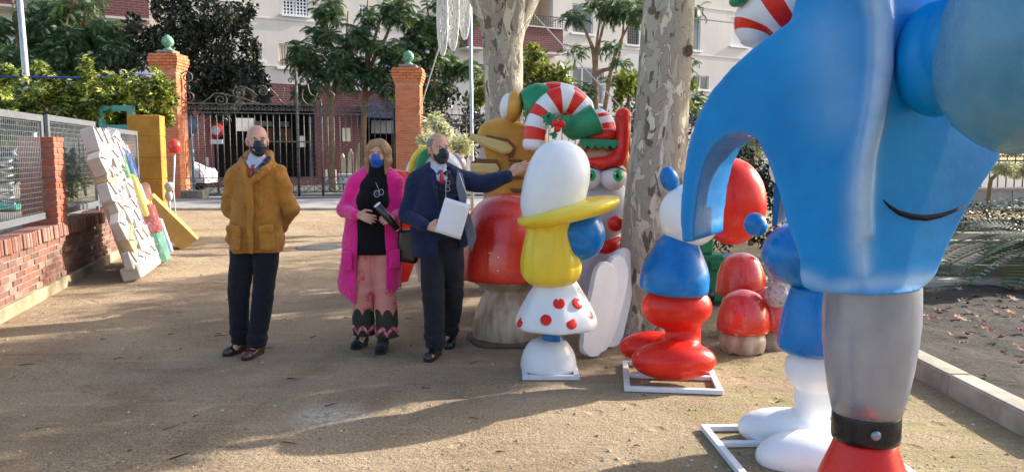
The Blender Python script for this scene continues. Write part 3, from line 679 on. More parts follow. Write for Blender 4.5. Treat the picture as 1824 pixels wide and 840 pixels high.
# ================================================================== TREES AND PLANTS
t = NT('plane_bark', .85, spec=.25)
v = t.n('ShaderNodeMapping', {'Vector': t.pos(), 'Scale': (1, 1, .42)}).outputs[0]
def patch(scale, a, b, dist=1.2, off=0):
    vv = t.n('ShaderNodeVectorMath', {0: v, 1: (off, off*1.7, off*.6)}, operation='ADD').outputs[0]
    return t.ramp(t.noise(scale, 3, .55, vv, dist), [(a, 0), (b, 1)])
grain = t.noise(45, 5, .7, v)
c = t.mix(grain, (.30, .26, .205), (.42, .365, .285))
m1 = patch(6.5, .52, .535, .9, 3); m2 = patch(8.5, .565, .58, .9, 11); m3 = patch(12, .60, .615, .6, 23); m4 = patch(5, .66, .69, 1.0, 31)
c = t.mix(m1, c, (.45, .41, .32)); c = t.mix(m2, c, (.66, .60, .47)); c = t.mix(m3, c, (.155, .135, .10)); c = t.mix(m4, c, (.27, .16, .09))
c = t.mix(t.math('MULTIPLY', t.ramp(t.noise(120, 3), [(.5, 0), (.7, 1)]), .25), c, (.12, .10, .08)); t.col(c)
t.bump(t.math('ADD', t.math('ADD', t.math('MULTIPLY', m1, -.35), t.math('MULTIPLY', m2, -.5)), t.math('ADD', t.math('MULTIPLY', m3, .3), t.math('MULTIPLY', grain, .5))), 1., .03); M_bark = t.m
t = NT('dark_bark', .95); t.col(t.ramp(t.noise(9, 5), [(.3, (.06, .045, .035)), (.7, (.17, .12, .085))])); t.bump(t.noise(30, 4), .6, .02); M_dbark = t.m
M_stem = basic('warm_stem', (.26, .17, .10), .9, .25, 6, .4)
def trunk(name, pts, rad, m, parent, n=28, wob=.04, seed=0):
    g = MB(); P = [Vector(p) for p in pts]; out = []; rr = []
    for i in range(len(P)-1):
        k = max(2, int((P[i+1]-P[i]).length/.12))
        p0, p1, p2, p3 = P[max(i-1, 0)], P[i], P[i+1], P[min(i+2, len(P)-1)]
        for j in range(k):
            u = j/k; out.append(.5*((2*p1)+(p2-p0)*u+(2*p0-5*p1+4*p2-p3)*u*u+(3*p1-p0-3*p2+p3)*u**3)); rr.append(rad[i]*(1-u)+rad[i+1]*u)
    out.append(P[-1]); rr.append(rad[-1]); g.tube(out, rr, n)
    rg = random.Random(seed); ph = [rg.uniform(0, 6) for _ in range(8)]
    ctr = out
    for i, v_ in enumerate(g.bm.verts):
        ring = min(i//n, len(ctr)-1); d = v_.co-ctr[ring]; a = math.atan2(d.y, d.x); z = v_.co.z
        v_.co = ctr[ring]+d*(1+wob*(math.sin(2*a+ph[0]+z*1.1)+.7*math.sin(3*a+ph[1]-z*2.1)+.5*math.sin(5*a+ph[2]+z*3.3)+.6*math.sin(4.1*z+ph[3])))
    return g.build(name, m, parent)
M_pl = island('plane_leaf', [(0, (.05, .08, .02)), (.4, (.09, .12, .03)), (.7, (.18, .15, .04)), (1, (.22, .12, .04))], .6, trans=.3)
def plane_tree(loc, pts, rad, label, blobs, n, bole=True, limbs=(), seed=0):
    t_ = empty('plane_tree', loc, 0, label, 'tree', 'plane trees')
    trunk('trunk', pts, rad, M_bark, t_, 32, .035, seed)
    for (lp, lr) in limbs: trunk('limb', lp, lr, M_bark, t_, 14, .03, seed+1)
    if n: scatter('crown', *LEAF, cloud(blobs, n), rotmats(n), RNG.uniform(.13, .26, n), M_pl, t_)
    return t_
# right plane tree
T2 = plane_tree((1.14, 6.6, 0), [(-.02, 0, -.1), (.0, 0, .06), (.02, 0, .35), (.07, 0, 1.2), (.11, 0, 2.0), (.15, 0, 2.9), (.2, .05, 4.2), (.15, .1, 5.2)], [.36, .315, .275, .25, .222, .205, .21, .20],
    'thick straight plane tree with mottled bark, between the two stacked ornaments', sub_blobs((-.2, 1.0, 8.0), (3.0, 2.4, 1.8), 14, .32, 5), 2600,
    limbs=[([(.15, .1, 5.0), (1.0, .6, 6.2), (2.0, 1.2, 8)], [.17, .12, .05]), ([(.15, .1, 5.0), (-.8, .2, 6.4), (-1.9, .5, 8.2)], [.16, .11, .05]), ([(.15, .1, 5.1), (.2, 1., 6.7), (.1, 1.5, 8.7)], [.14, .1, .05])], seed=3)
for (px, py, r) in ((1202, 26, .045), (1226, 92, .038), (1170, 30, .02)):
    p = at(px, py, 6.42)-Vector((1.14, 6.6, 0)); g = MB(); 
    g.ball(p, (r, r*.7, r*1.1)); g.ball(p+Vector((.01, -.01, .03)), (r*.6, r*.6, r*.6)); o = g.build('knot', M_dbark, T2)
T1 = plane_tree((-.09, 9.0, 0), [(0, 0, -.1), (-.01, 0, .3), (0, 0, 1.2), (.0, 0, 2.2), (-.01, 0, 2.8), (0, 0, 3.3), (0, 0, 3.7)], [.32, .27, .235, .215, .23, .33, .30],
    'forked plane tree with mottled bark, directly behind the golden prop', sub_blobs((-.6, .5, 8.4), (3.4, 2.4, 1.8), 14, .32, 8), 2600,
    limbs=[([(.05, 0, 3.0), (.28, 0, 3.5), (.85, .1, 4.6), (1.7, .3, 6.6), (2.4, .6, 8.5)], [.2, .2, .17, .12, .05]), ([(-.05, 0, 3.0), (-.28, 0, 3.5), (-.8, .1, 4.6), (-1.5, .3, 6.5), (-2.6, .3, 8.5)], [.2, .2, .17, .12, .05])], seed=9)
# unseen trees added at the right, crowns placed so they shade the path
def shade_tree(x, y, h, r, n, seed, label):
    return plane_tree((x, y, 0), [(0, 0, -.1), (0, 0, .4), (.05, 0, h*.5), (0, .1, h*.75)], [.34, .27, .22, .15], label, sub_blobs((0, 0, h), (r, r, h*.32), 16, .34, seed), n, seed=seed,
        limbs=[([(0, .1, h*.6), (.8*a, .5*b, h*.85), (1.5*a, b, h*1.1)], [.13, .09, .04]) for a, b in ((1, 1), (-1, .6), (.4, -1.4))])
SHADE = [(7.55, 10.4, 4.9, 1.9, 4600, 41), (6.5, 9.1, 6.0, 1.8, 4000, 42), (8.5, 11.6, 6.7, 2.2, 4600, 43), (12.2, 17.6, 6.4, 2.6, 4200, 44), (7.9, 14.6, 5.6, 1.7, 2600, 45)]
for i, (x, y, h, r, n, sd_) in enumerate(SHADE): shade_tree(x, y, h, r, n, sd_, 'unseen plane tree added to shade the path, %s' % ('just beyond the palm', 'nearest to the front kerb', 'beside the hedge', 'by the low railing', 'behind the elephant')[i])

# foliage helper: blobs given as (px, py, radius px) at depth Y
def fblobs(L, Y, dz=.8, seed=0, sub=6, s=.42, fl=1.):
    out = []
    for i, (px, py, r) in enumerate(L):
        c = at(px, py, Y+((i*37) % 10-5)*.12*dz); rr = r*Y/1400; out += sub_blobs(tuple(c), (rr, rr*dz, rr*fl), sub, s, seed+i)
    return out
M_schef = island('variegated_leaf', [(0, (.02, .04, .012)), (.30, (.06, .11, .02)), (.55, (.16, .24, .04)), (.75, (.45, .48, .08)), (1, (.62, .60, .18))], .3, .6, .15)
hedge = empty('umbrella_plant_hedge', (-9, 16.4, .6), 0, 'tall variegated yellow green hedge behind the wire fence on the left', 'hedge')
HB = fblobs([(-60, 190, 70), (10, 175, 55), (20, 225, 50), (70, 200, 55), (120, 185, 48), (130, 225, 50), (180, 185, 45), (190, 225, 45), (235, 190, 45), (240, 225, 40), (272, 175, 32), (278, 205, 24), (15, 135, 16), (72, 135, 17), (78, 118, 10), (155, 128, 16), (153, 108, 9), (192, 140, 12), (230, 137, 10), (277, 143, 15), (40, 265, 60), (130, 270, 50), (30, 310, 50), (110, 315, 45), (200, 270, 45)], 15.2, .8, 50, 7, .45)
HB = [(tuple(np.array(c)-np.array((-9, 16.4, .6))), r) for c, r in HB]
rv, rf = t_rosette(7, 1, .34, .25); n = 5600; scatter('foliage', rv, rf, cloud(HB, n, .6), rotmats(n, tilt=RNG.uniform(-.9, .9, n), roll=RNG.uniform(-.9, .9, n)), RNG.uniform(.09, .17, n), M_schef, hedge)
g = MB()
for i in range(26):
    x = -6.5+i*.42+random.uniform(-.1, .1)
    if x > 1.6: break
    g.tube([(x, 0, 0), (x+random.uniform(-.1, .1), -.3, 1.0), (x+random.uniform(-.3, .3), -.5, 1.9)], [.03, .025, .01], 6)
g.build('stems', M_dbark, hedge)
# blue cord of lights over the hedge
g = MB(); pts = [at(-20, 137, 14.6), at(45, 137, 14.6), at(140, 139, 14.9), at(215, 134, 15.2), at(292, 131, 15.6)]; g.tube(pts, .022, 6)
tag(g.build('light_string', basic('blue_cord', (.03, .05, .28), .5, .1)), 'dark blue cord with white clips stretched along the top of the hedge', 'cord')
M_ever = island('evergreen_leaf', [(0, (.012, .018, .012)), (.5, (.03, .042, .026)), (.85, (.06, .072, .045)), (1, (.11, .12, .08))], .45, .5)
def leaf_tree(name, base, trunkpts, rads, blobs, n, ls, m, label, cat='tree', tm=None, group=None, tv=LEAF, tilt=None, rollr=1.2):
    o = empty(name, base, 0, label, cat, group); b = np.array(base)
    bl = [(tuple(np.array(c)-b), r) for c, r in blobs]
    for tp, tr in zip(trunkpts, rads): trunk('trunk' if tp is trunkpts[0] else 'branch', [Vector(p)-Vector(base) for p in tp], tr, tm or M_dbark, o, 8, .02)
    scatter('crown', tv[0], tv[1], cloud(bl, n, .5), rotmats(n, tilt=RNG.uniform(-1.2, 1.2, n) if tilt is None else RNG.uniform(*tilt, n), roll=RNG.uniform(-rollr, rollr, n)), RNG.uniform(ls*.7, ls*1.3, n), m, o); return o
Y = 31.5; b = at(330, 330, Y); b.z = 0
leaf_tree('evergreen_tree', tuple(b), [[tuple(b), tuple(at(335, 220, Y)), tuple(at(330, 100, Y))], [tuple(at(335, 200, Y)), tuple(at(400, 130, Y))], [tuple(at(335, 200, Y)), tuple(at(260, 120, Y))]], [[.3, .22, .1], [.14, .04], [.14, .04]],
    fblobs([(225, 110, 45), (270, 70, 52), (330, 50, 52), (385, 50, 48), (300, 125, 55), (360, 125, 60), (420, 130, 52), (445, 90, 26), (395, 180, 45), (340, 180, 45), (450, 160, 32), (470, 145, 14), (435, 25, 22), (300, 10, 35), (245, 160, 40), (420, 45, 16)], Y, .9, 100, 9, .34), 21000, .20, M_ever, 'broad dark evergreen tree rising behind the left part of the gate')
M_feath = island('feathery_leaf', [(0, (.018, .045, .022)), (.45, (.045, .105, .045)), (.8, (.075, .16, .065)), (1, (.13, .21, .08))], .55, .35, .15)
fv, ff = t_frond(10, .30, .45, .02)
def feath(px0, Y, stems, L, n, label, seed, ls=.95, base_py=330):
    b = at(px0, base_py, Y); b.z = 0
    tp = [[tuple(b)]+[tuple(at(x, y, Y+q)) for (x, y, q) in s] for s in stems]; rr = [[.13*(1-.8*i/len(s)) for i in range(len(s)+1)] for s in stems]
    return leaf_tree('feathery_tree', tuple(b), tp, rr, fblobs(L, Y, .9, seed, 6, .32), int(n*1.5), ls*.55, M_feath, label, 'tree', M_stem, 'feathery trees along the street', (fv, ff), (-.5, 1.0), .9)
feath(60, 30.2, [[(50, 200, 0), (35, 100, 0), (20, -20, 0)], [(80, 180, 0), (110, 60, 0), (145, -20, 0)], [(85, 150, 0), (95, 20, 0)]], [(20, 100, 40), (50, 60, 40), (70, 20, 40), (60, 120, 40), (20, 150, 30), (-20, 80, 50), (100, 85, 25)], 650, 'feathery green street tree behind the silver pole at the left edge', 200)
feath(150, 30.8, [[(140, 200, 0), (125, 50, 0), (143, -10, 0)], [(145, 150, 0), (150, 40, 0), (165, -20, 0)], [(150, 140, .2), (118, 55, .2)]], [(125, 70, 30), (165, 65, 32), (140, 110, 30), (195, 90, 30), (120, 20, 22), (160, 5, 24), (185, 40, 14), (215, 65, 22), (130, 130, 20)], 520, 'feathery green street tree with pale bare stems left of the broad evergreen', 230)
feath(592, 31.5, [[(590, 230, 0), (582, 160, 0), (560, 90, 0)], [(592, 170, 0), (612, 120, 0), (620, 20, 0)], [(585, 200, 0), (640, 140, 0)]], [(545, 90, 26), (570, 60, 24), (555, 130, 26), (600, 100, 24), (545, 165, 22), (590, 15, 24), (620, 60, 26), (625, 120, 22), (570, 20, 20), (610, 150, 18)], 560, 'feathery street tree with drooping clumps, above the middle of the gate', 260)
feath(645, 32.2, [[(648, 260, 0), (652, 120, 0), (655, 0, 0)], [(652, 150, 0), (690, 60, 0), (715, -20, 0)], [(652, 140, 0), (670, 60, 0), (690, -20, 0)], [(650, 190, 0), (690, 130, 0)]], [(680, 90, 24), (660, 30, 22), (690, 130, 26), (710, 20, 26), (640, 110, 20), (720, 100, 30), (670, 140, 22), (740, 40, 24), (650, 75, 16), (700, 160, 20)], 560, 'feathery street tree with straight brown trunk, just left of the right gate pillar', 290)
feath(790, 33.5, [[(780, 220, 0), (770, 100, 0), (760, 0, 0)], [(785, 200, 0), (830, 110, 0)]], [(760, 60, 34), (780, 20, 34), (790, 110, 34), (755, 110, 24), (820, 130, 26), (800, 60, 28), (815, 20, 26), (770, 155, 26), (760, 190, 20), (735, 80, 20)], 620, 'dense feathery street tree behind the hanging white discs', 320)
feath(1060, 31.0, [[(1060, 180, 0), (1058, 120, 0), (1072, 10, 0)], [(1060, 125, 0), (1045, 60, 0), (1020, 20, 0)], [(1062, 120, 0), (1085, 10, 0)], [(1058, 150, 0), (1100, 110, 0), (1115, 0, 0)], [(1090, 120, 0), (1135, 20, 0)]], [(1020, 30, 18), (1075, 15, 28), (1110, 15, 28), (1135, 30, 22), (1025, 92, 16), (1085, 85, 11), (1110, 110, 14), (1090, 135, 12), (1125, 140, 14), (1030, 170, 20), (1235, 15, 14), (1232, 115, 14), (1240, 180, 18)], 420, 'feathery street tree with a fan of bare stems, between the two plane trees', 350, .8)
M_lit = island('bright_leaf', [(0, (.04, .06, .015)), (.4, (.10, .15, .03)), (.8, (.19, .22, .05)), (1, (.28, .15, .07))], .4, .5, .35)
Y = 17; b = at(960, 320, Y); b.z = 0
leaf_tree('broadleaf_shrub', tuple(b), [[tuple(b), tuple(at(958, 200, Y)), tuple(at(965, 110, Y))]], [[.07, .05, .02]], fblobs([(950, 105, 22), (925, 130, 28), (965, 140, 30), (1000, 135, 20), (985, 165, 26), (940, 165, 30), (905, 160, 20), (858, 150, 16), (850, 180, 18), (945, 90, 8), (1010, 160, 14)], Y, .8, 400, 6, .4), 2600, .15, M_lit, 'sunlit yellow green shrub with reddish tips between the two plane trees', 'shrub')
b = at(1120, 330, Y); b.z = 0
leaf_tree('broadleaf_shrub', tuple(b), [[tuple(b), tuple(at(1120, 200, Y)), tuple(at(1115, 150, Y))]], [[.06, .04, .02]], fblobs([(1115, 150, 20), (1105, 175, 16), (1130, 165, 16), (1232, 150, 10), (1228, 190, 10)], Y, .8, 430, 5, .4), 700, .14, M_lit, 'small bright green shrub against the left side of the right plane tree', 'shrub')
M_dk = island('dark_hedge_leaf', [(0, (.012, .02, .01)), (.6, (.03, .05, .02)), (.9, (.07, .09, .04)), (1, (.14, .15, .07))], .4, .5)
Y = 32.5; b = at(900, 330, Y); b.z = 0
leaf_tree('dark_shrubbery', tuple(b), [], [], fblobs([(770, 225, 36), (830, 205, 40), (880, 210, 40), (940, 215, 45), (1000, 220, 45), (1060, 215, 40), (1110, 220, 40), (800, 180, 24), (1240, 200, 30), (1280, 190, 30), (1250, 240, 40), (1290, 250, 40), (1190, 230, 40), (800, 270, 30), (860, 270, 40), (950, 280, 40), (1050, 280, 40)], Y, .7, 450, 6, .42), 7000, .22, M_dk, 'dark shrubbery behind the iron railing between the trees', 'shrubbery')
M_white = island('cream_leaf', [(0, (.30, .34, .14)), (.3, (.62, .62, .38)), (.6, (.70, .68, .46)), (1, (.80, .78, .62))], .5, .4, .3)
wv, wf = t_rosette(6, 1, .3, .3)
for k, (Y, L, n, lb, ls) in enumerate(((14.5, [(788, 228, 22), (770, 250, 22), (808, 250, 22), (795, 275, 20), (760, 230, 12), (820, 270, 16), (775, 215, 12)], 420, 'cream leaved bush behind the head of the man in navy', .11), (13.5, [(1340, 262, 22), (1355, 280, 16), (1320, 275, 14)], 200, 'cream leaved bush seen through the arch of the blue elephant', .10), (17, [(1790, 300, 14), (1808, 303, 12), (1775, 303, 10), (1825, 302, 12)], 260, 'small cream leaved tree on a slim trunk at the right edge', .10))):
    px0 = L[0][0] if k < 2 else 1765; b = at(px0, 330, Y); b.z = 0
    leaf_tree('cream_leaved_bush', tuple(b), [[tuple(b), tuple(at(px0, 320, Y)), tuple(at(L[0][0], L[0][1]+5, Y))]], [[.05, .045, .03]], fblobs(L, Y, .9, 500+k*9, 5, .45), n, ls, M_white, lb, 'bush', M_stem, None, (wv, wf))
Y = 11.5; b = at(1400, 440, Y); b.z = 0
leaf_tree('dark_hedge', tuple(b), [], [], fblobs([(1250, 330, 50), (1300, 320, 55), (1360, 310, 55), (1420, 330, 60), (1480, 340, 60), (1270, 400, 45), (1330, 400, 45), (1400, 400, 50), (1470, 400, 50), (1550, 370, 60)], Y, .6, 560, 6, .45), 9000, .075, M_dk, 'dark clipped hedge behind the red mushrooms and the stacked ball ornament', 'hedge')
g = MB(); g.b2((1.9, 10.2, -.02), (5.8, 10.4, .13), bev=.015); tag(g.build('bed_kerb', basic('kerb_concrete', (.34, .31, .25), .95, .25, 4, .5, 60, .006)), kind='structure')
# ------------------------------------------------------------------ flower beds on the right
t = NT('bed_soil', .95); f = t.noise(2.2, 6, .7, dist=.6); f2 = t.noise(26, 6, .75)
c = t.mix(.6, t.ramp(f, [(.35, (.012, .009, .008)), (.55, (.026, .020, .017)), (.72, (.11, .095, .08))]), t.ramp(f2, [(.35, (.008, .006, .005)), (.7, (.075, .06, .05))])); t.col(c); t.bump(t.math('ADD', f, t.math('MULTIPLY', f2, .5)), 1, .06); M_soil = t.m
def bed(x0, y0, x1, y1, nm='flower_bed'):
    nx, ny = int((x1-x0)/.08), int((y1-y0)/.08); X, Yg = np.meshgrid(np.linspace(x0, x1, nx), np.linspace(y0, y1, ny), indexing='ij')
    Z = .085+.02*np.sin(X*5+np.sin(Yg*3))*np.cos(Yg*4.3)+RNG.uniform(-.008, .012, X.shape); V = np.stack([X, Yg, Z], 2).reshape(-1, 3)
    i, j = np.meshgrid(np.arange(nx-1), np.arange(ny-1), indexing='ij'); a = (i*ny+j).ravel(); F = np.stack([a, a+ny, a+ny+1, a+1], 1)
    tag(link(nm, np_mesh(nm, V, F, smooth=True), None, M_soil), kind='structure')
    k = 0.16; M_k = MATS['kerb_concrete']; kb = empty('bed_kerb', (x0, y0, 0)); kb['kind'] = 'structure'
    for (ax, ay, bx, by) in ((x0-k, y0-k, x0, y1+k), (x1, y0-k, x1+k, y1+k), (x0, y0-k, x1, y0), (x0, y1, x1, y1+k)):
        vert = abs(by-ay) > abs(bx-ax); L = (by-ay) if vert else (bx-ax); nn = max(1, round(L/1.0))
        q = MB().box((0, 0, .06), ((bx-ax) if vert else L/nn-.008, L/nn-.008 if vert else (by-ay), .16), bev=.014).mesh('kerbstone'); q.materials.append(M_k)
        for i in range(nn):
            x = (ax+bx)/2 if vert else ax+L*(i+.5)/nn; y = ay+L*(i+.5)/nn if vert else (ay+by)/2
            inst('kerbstone', q, kb, (x-x0, y-y0, random.uniform(-.004, .004)), (0, 0, random.uniform(-.004, .004)))
bed(3.0, 3.2, 12, 8.75); bed(5.9, 10.1, 14, 13.0); bed(6.6, 14.4, 20, 17.4)
g = MB(); g.b2((2.84, 8.92, -.02), (30, 9.93, .012)); tag(g.build('side_path', basic('pale_path', (.40, .37, .29), .95, .2, 2, .4, 40, .01)), kind='structure')
M_fall = island('fallen_leaf', [(0, (.10, .04, .02)), (.35, (.26, .10, .05)), (.6, (.38, .14, .07)), (.8, (.36, .20, .11)), (1, (.34, .26, .19))], .8)
def fallen(x0, y0, x1, y1, n, s, z=.115):
    lv = [(0, 0, 0), (.4, .45, .12), (.55, .15, .05), (1, .1, .2), (.6, -.15, .05), (.45, -.5, .15)]; lf = [(0, 1, 2, 4), (2, 3, 4, 4), (0, 4, 5, 5)]
    lf = [(0, 1, 2, 4), (0, 4, 5, 0)]; lv = [(0, 0, 0), (.15, .42, .18), (.38, .22, .03), (.62, .55, .22), (.66, .16, .04), (1.05, .1, .26), (.62, -.14, .03), (.58, -.5, .2), (.35, -.2, .02), (.12, -.36, .15), (.42, 0, -.03)]; lf = [(0, 1, 2, 10), (10, 2, 3, 4), (10, 4, 5, 6), (10, 6, 7, 8), (10, 8, 9, 0)]
    P = np.stack([RNG.uniform(x0, x1, n), RNG.uniform(y0, y1, n), np.full(n, z)], 1)
    scatter('fallen_leaves', lv, lf, P, rotmats(n, tilt=RNG.uniform(-.3, .3, n), roll=RNG.uniform(-.3, .3, n)), RNG.uniform(s*.6, s*1.3, n), M_fall)
fallen(3.1, 5.0, 9, 8.6, 300, .09); fallen(3.1, 3.5, 9, 5.5, 25, .07); fallen(7, 17.8, 20, 21.8, 500, .16, .02); fallen(6.5, 14.5, 16, 17.3, 120, .12, .12); fallen(2.2, 8.9, 8, 9.9, 14, .08, .03)
M_box = island('bed_hedge_leaf', [(0, (.02, .04, .015)), (.6, (.05, .09, .03)), (.9, (.11, .15, .05)), (1, (.30, .12, .09))], .4, .5)
B = []
for i in range(24): B.append(((6.9+i*.42, 15.6+.2*math.sin(i), .36), (.34, .45, .3)))
o = empty('low_hedge', (7, 15.6, .1), 0, 'low rounded hedge with reddish tips in the far flower bed on the right', 'hedge'); n = 6500
scatter('foliage', *LEAF, cloud([(tuple(np.array(c)-np.array((7, 15.6, .1))), r) for c, r in B], n, .6), rotmats(n), RNG.uniform(.06, .11, n), M_box, o)
# cycad palm
t = NT('palm_frond', .35, spec=.6); t.col(t.ramp(t.noise(5, 3), [(.3, (.035, .075, .022)), (.7, (.09, .16, .05))])); M_palm = t.m
palm = empty('cycad_palm', (6.35, 9.15, .08), 0, 'sago palm with arching dark feather fronds at the right edge by the beds', 'palm')
g = MB(); g.lathe([(.16, 0), (.2, .15), (.18, .35), (.08, .45)], 14); g.build('trunk', M_dbark, palm)
for i in range(30):
    a = 2*PI*i/30*2.618+.2; el = .02+.62*((i*7) % 30)/30; L = random.uniform(1.15, 1.5); V = []; F = []; pts = []
    for k in range(27):
        u = k/26; r = L*u*math.cos(el*(1-u*.5)); z = .4+L*(math.sin(el)*u-.55*u*u*(1.1-.3*el)); pts.append(Vector((r*math.cos(a), r*math.sin(a), max(.03, z))))
    for k in range(2, 26):
        p = pts[k]; d = (pts[k+1]-pts[k]).normalized() if k < 26 else d; sdv = Vector((-math.sin(a), math.cos(a), 0)); w_ = .17*math.sin(PI*min(1, k/26*.8+.15))+.03
        for sg in (-1, 1):
            b = len(V); tip = p+sdv*sg*w_+d*w_*.55+Vector((0, 0, .035)); V += [p-d*.018, p+d*.016, tip+d*.006, tip-d*.010]; F.append((b, b+1, b+2, b+3))
    for k in range(26):
        b = len(V); V += [pts[k]+Vector((0, 0, .006)), pts[k+1]+Vector((0, 0, .006)), pts[k+1]+sdv*.008, pts[k]+sdv*.008]; F.append((b, b+1, b+2, b+3))
    link('frond', np_mesh('frond', [tuple(v_) for v_ in V], F), palm, M_palm)
# ------------------------------------------------------------------ poles, cables, hanging discs, manhole
M_galv = basic('galvanised', (.45, .46, .47), .4, .15, 3, .05, metal=.6)
p = at(36, 135, 17); o = empty('lamp_pole', (p.x+.05, 17.2, .6), 0, 'pale galvanised metal pole behind the hedge at the left edge', 'pole')
q = at(20, -60, 17); g = MB(); g.tube([(0, 0, 0), (p.x-o.location.x, 0, p.z-.6), (q.x-o.location.x, 0, q.z-.6)], [.075, .07, .055], 12); g.build('shaft', M_galv, o)
b = at(841, 300, 15.5); q = at(837, -40, 15.5); g = MB(); g.tube([(b.x, 15.5, 0), tuple(b), tuple(q)], .035, 8); tag(g.build('thin_pole', M_galv), 'thin metal pole just left of the forked plane tree', 'pole')
M_cable = basic('pale_cable', (.50, .50, .50), .6, .05)
def cable(P, r, label): g = MB(); g.tube(P, r, 5); tag(g.build('cable', M_cable), label, 'cable')
cable([at(832, -60, 13), at(790, 60, 15), at(765, 140, 18), at(745, 205, 22)], .014, 'pale cable slanting from the hanging discs to the right gate pillar')
cable([at(938, 12, 9.0), at(1020, 100, 8.9), at(1118, 203, 7.0)], .007, 'pale cable slanting from the forked plane tree to the right plane tree')
cable([at(1226, 32, 6.8), at(1330, 44, 7.2), at(1500, 50, 9)], .006, 'thin dark cable running right from the right plane tree')
M_wht = basic('white_cord_weave', (.78, .78, .76), .7, .05)
for k, (px, py, rx, rz, lb) in enumerate(((788, 30, 9, 66, 'left and longest'), (806, 18, 11, 70, 'middle'), (827, 8, 10, 62, 'the right one by the pole'))):
    c = at(px, py, 13.0+k*.3); o = empty('hanging_disc', tuple(c), .1, 'white woven cord disc hanging in the trees, %s' % lb, 'ornament', 'white woven discs hanging over the path')
    s_ = 13.2/1400; A, Bz = rx*s_, rz*s_; g = MB(); g.tube([(A*math.cos(a*PI/20), 0, Bz*math.sin(a*PI/20)) for a in range(41)], .012, 5); g.build('rim', M_wht, o)
    g = MB()
    for i in range(90):
        a0 = random.uniform(0, 2*PI); a1 = a0+random.uniform(.5, 3.0); g.tube([(A*math.cos(a0), random.uniform(-.02, .02), Bz*math.sin(a0)), ((A*math.cos(a0)+A*math.cos(a1))*.4+random.uniform(-.02, .02), 0, Bz*(math.sin(a0)+math.sin(a1))*.45), (A*math.cos(a1), random.uniform(-.02, .02), Bz*math.sin(a1))], .0035, 4, sm=False)
    w_ = g.build('cord_weave', M_wht, o); w_['kind'] = 'stuff'
c = gnd(572, 441); mh = empty('manhole_cover', (c.x, c.y, 0), 0, 'round grey cast iron manhole cover in the path behind the woman', 'manhole cover')
g = MB(); g.lathe([(.42, -.02), (.42, .008), (.36, .010), (.355, .004)], 40); g.build('rim', basic('rim_iron', (.13, .13, .13), .6), mh)
g = MB()
for i in range(-8, 9):
    for j in range(-8, 9):
        if i*i+j*j < 60: g.box((i*.042, j*.042, .006), (.03, .03, .012))
g.build('tread_plate', basic('cast_iron', (.10, .10, .10), .6, .2, 8, .2), mh)
# ================================================================== PROPS
P_white = paint('white_gloss', (.72, .74, .76), (.80, .81, .82), .3, .06); P_blue = paint('blue_gloss', (.002, .12, .42), (.008, .21, .56), .28, .2); P_red = paint('red_gloss', (.70, .016, .010), (.80, .035, .018), .28, .18)
P_yel = paint('yellow_gloss', (.80, .56, .02), (.86, .66, .07), .3, .15); P_green = paint('green_gloss', (.01, .18, .075), (.03, .28, .13), .3, .2); P_gold = paint('golden_brown', (.62, .28, .03), (.72, .40, .07), .35, .25)
P_pale = paint('pale_yellow', (.66, .52, .20), None, .4, .15); P_brown = paint('brown_paint', (.20, .07, .025), None, .4, .2); P_grey = paint('grey_white', (.50, .52, .58), None, .35, .1)
P_iris = paint('green_iris', (.02, .50, .12), None, .2, .05); P_black = paint('black_gloss', (.012, .012, .016), None, .25, .1); P_skin = paint('doll_skin', (.60, .30, .20), None, .4, .1); P_orange = paint('orange_paint', (.62, .17, .03), None, .4, .1)
M_steel = basic('white_steel', (.68, .69, .72), .5, .08, 9, .1)
def LZ(cx, Y, prof, name, m, par, n=40, tilt=0., warp=None, ez=1.):
    """lathe whose radii/heights come from half widths and rows measured in the photo, converted to metres at its depth"""
    c = at(cx, 420, Y); k = Y/1400*1.0; P = [(max(.002, hw*k), at(cx, py, Y).z) for hw, py in prof]
    if P[0][1] > P[-1][1]: P = P[::-1]
    # resample smoothly
    out = []
    for i in range(len(P)-1):
        p0, p1, p2, p3 = P[max(i-1, 0)], P[i], P[i+1], P[min(i+2, len(P)-1)]
        for j in range(5):
            u = j/5; out.append(tuple(.5*((2*p1[q])+(p2[q]-p0[q])*u+(2*p0[q]-5*p1[q]+4*p2[q]-p3[q])*u*u+(3*p1[q]-p0[q]-3*p2[q]+p3[q])*u**3) for q in (0, 1)))
    out.append(P[-1]); out = [(max(.002, r), z) for r, z in out]
    zc = (P[0][1]+P[-1][1])/2; o0 = par.location
    M = Matrix.Translation((c.x-o0.x, Y-o0.y, zc)) @ Matrix.Rotation(tilt, 4, 'Y') @ Matrix.Translation((0, 0, -zc))
    g = MB(); g.lathe(out, n, M, True, warp=warp); return g.build(name, m, par)
def egg(top, bot, r, n=9, p=0.): return [(r*math.sin(PI*i/n)*(1+p*math.cos(PI*i/n)), top+(bot-top)*(1-math.cos(PI*i/n))/2) for i in range(n+1)]
def frame(x0, y0, x1, y1, parent, bars=(), w=.04, rz=0.):
    o = parent.location; g = MB(); T = Matrix.Translation(((x0+x1)/2, (y0+y1)/2, 0)) @ Matrix.Rotation(rz, 4, 'Z'); X, Y_ = (x1-x0)/2, (y1-y0)/2
    g = MB()
    for a, b in (((-X, -Y_), (X, -Y_+w)), ((-X, Y_-w), (X, Y_)), ((-X, -Y_+w), (-X+w, Y_-w)), ((X-w, -Y_+w), (X, Y_-w))): g.b2((a[0], a[1], .004), (b[0], b[1], .034), bev=.003)
    for b in bars: g.b2((-X+w, b*Y_-w/2, .004), (X-w, b*Y_+w/2, .032), bev=.003)
    g.bm.transform(Matrix.Translation((-o.x, -o.y, 0)) @ T); return g.build('base_frame', M_steel, parent)
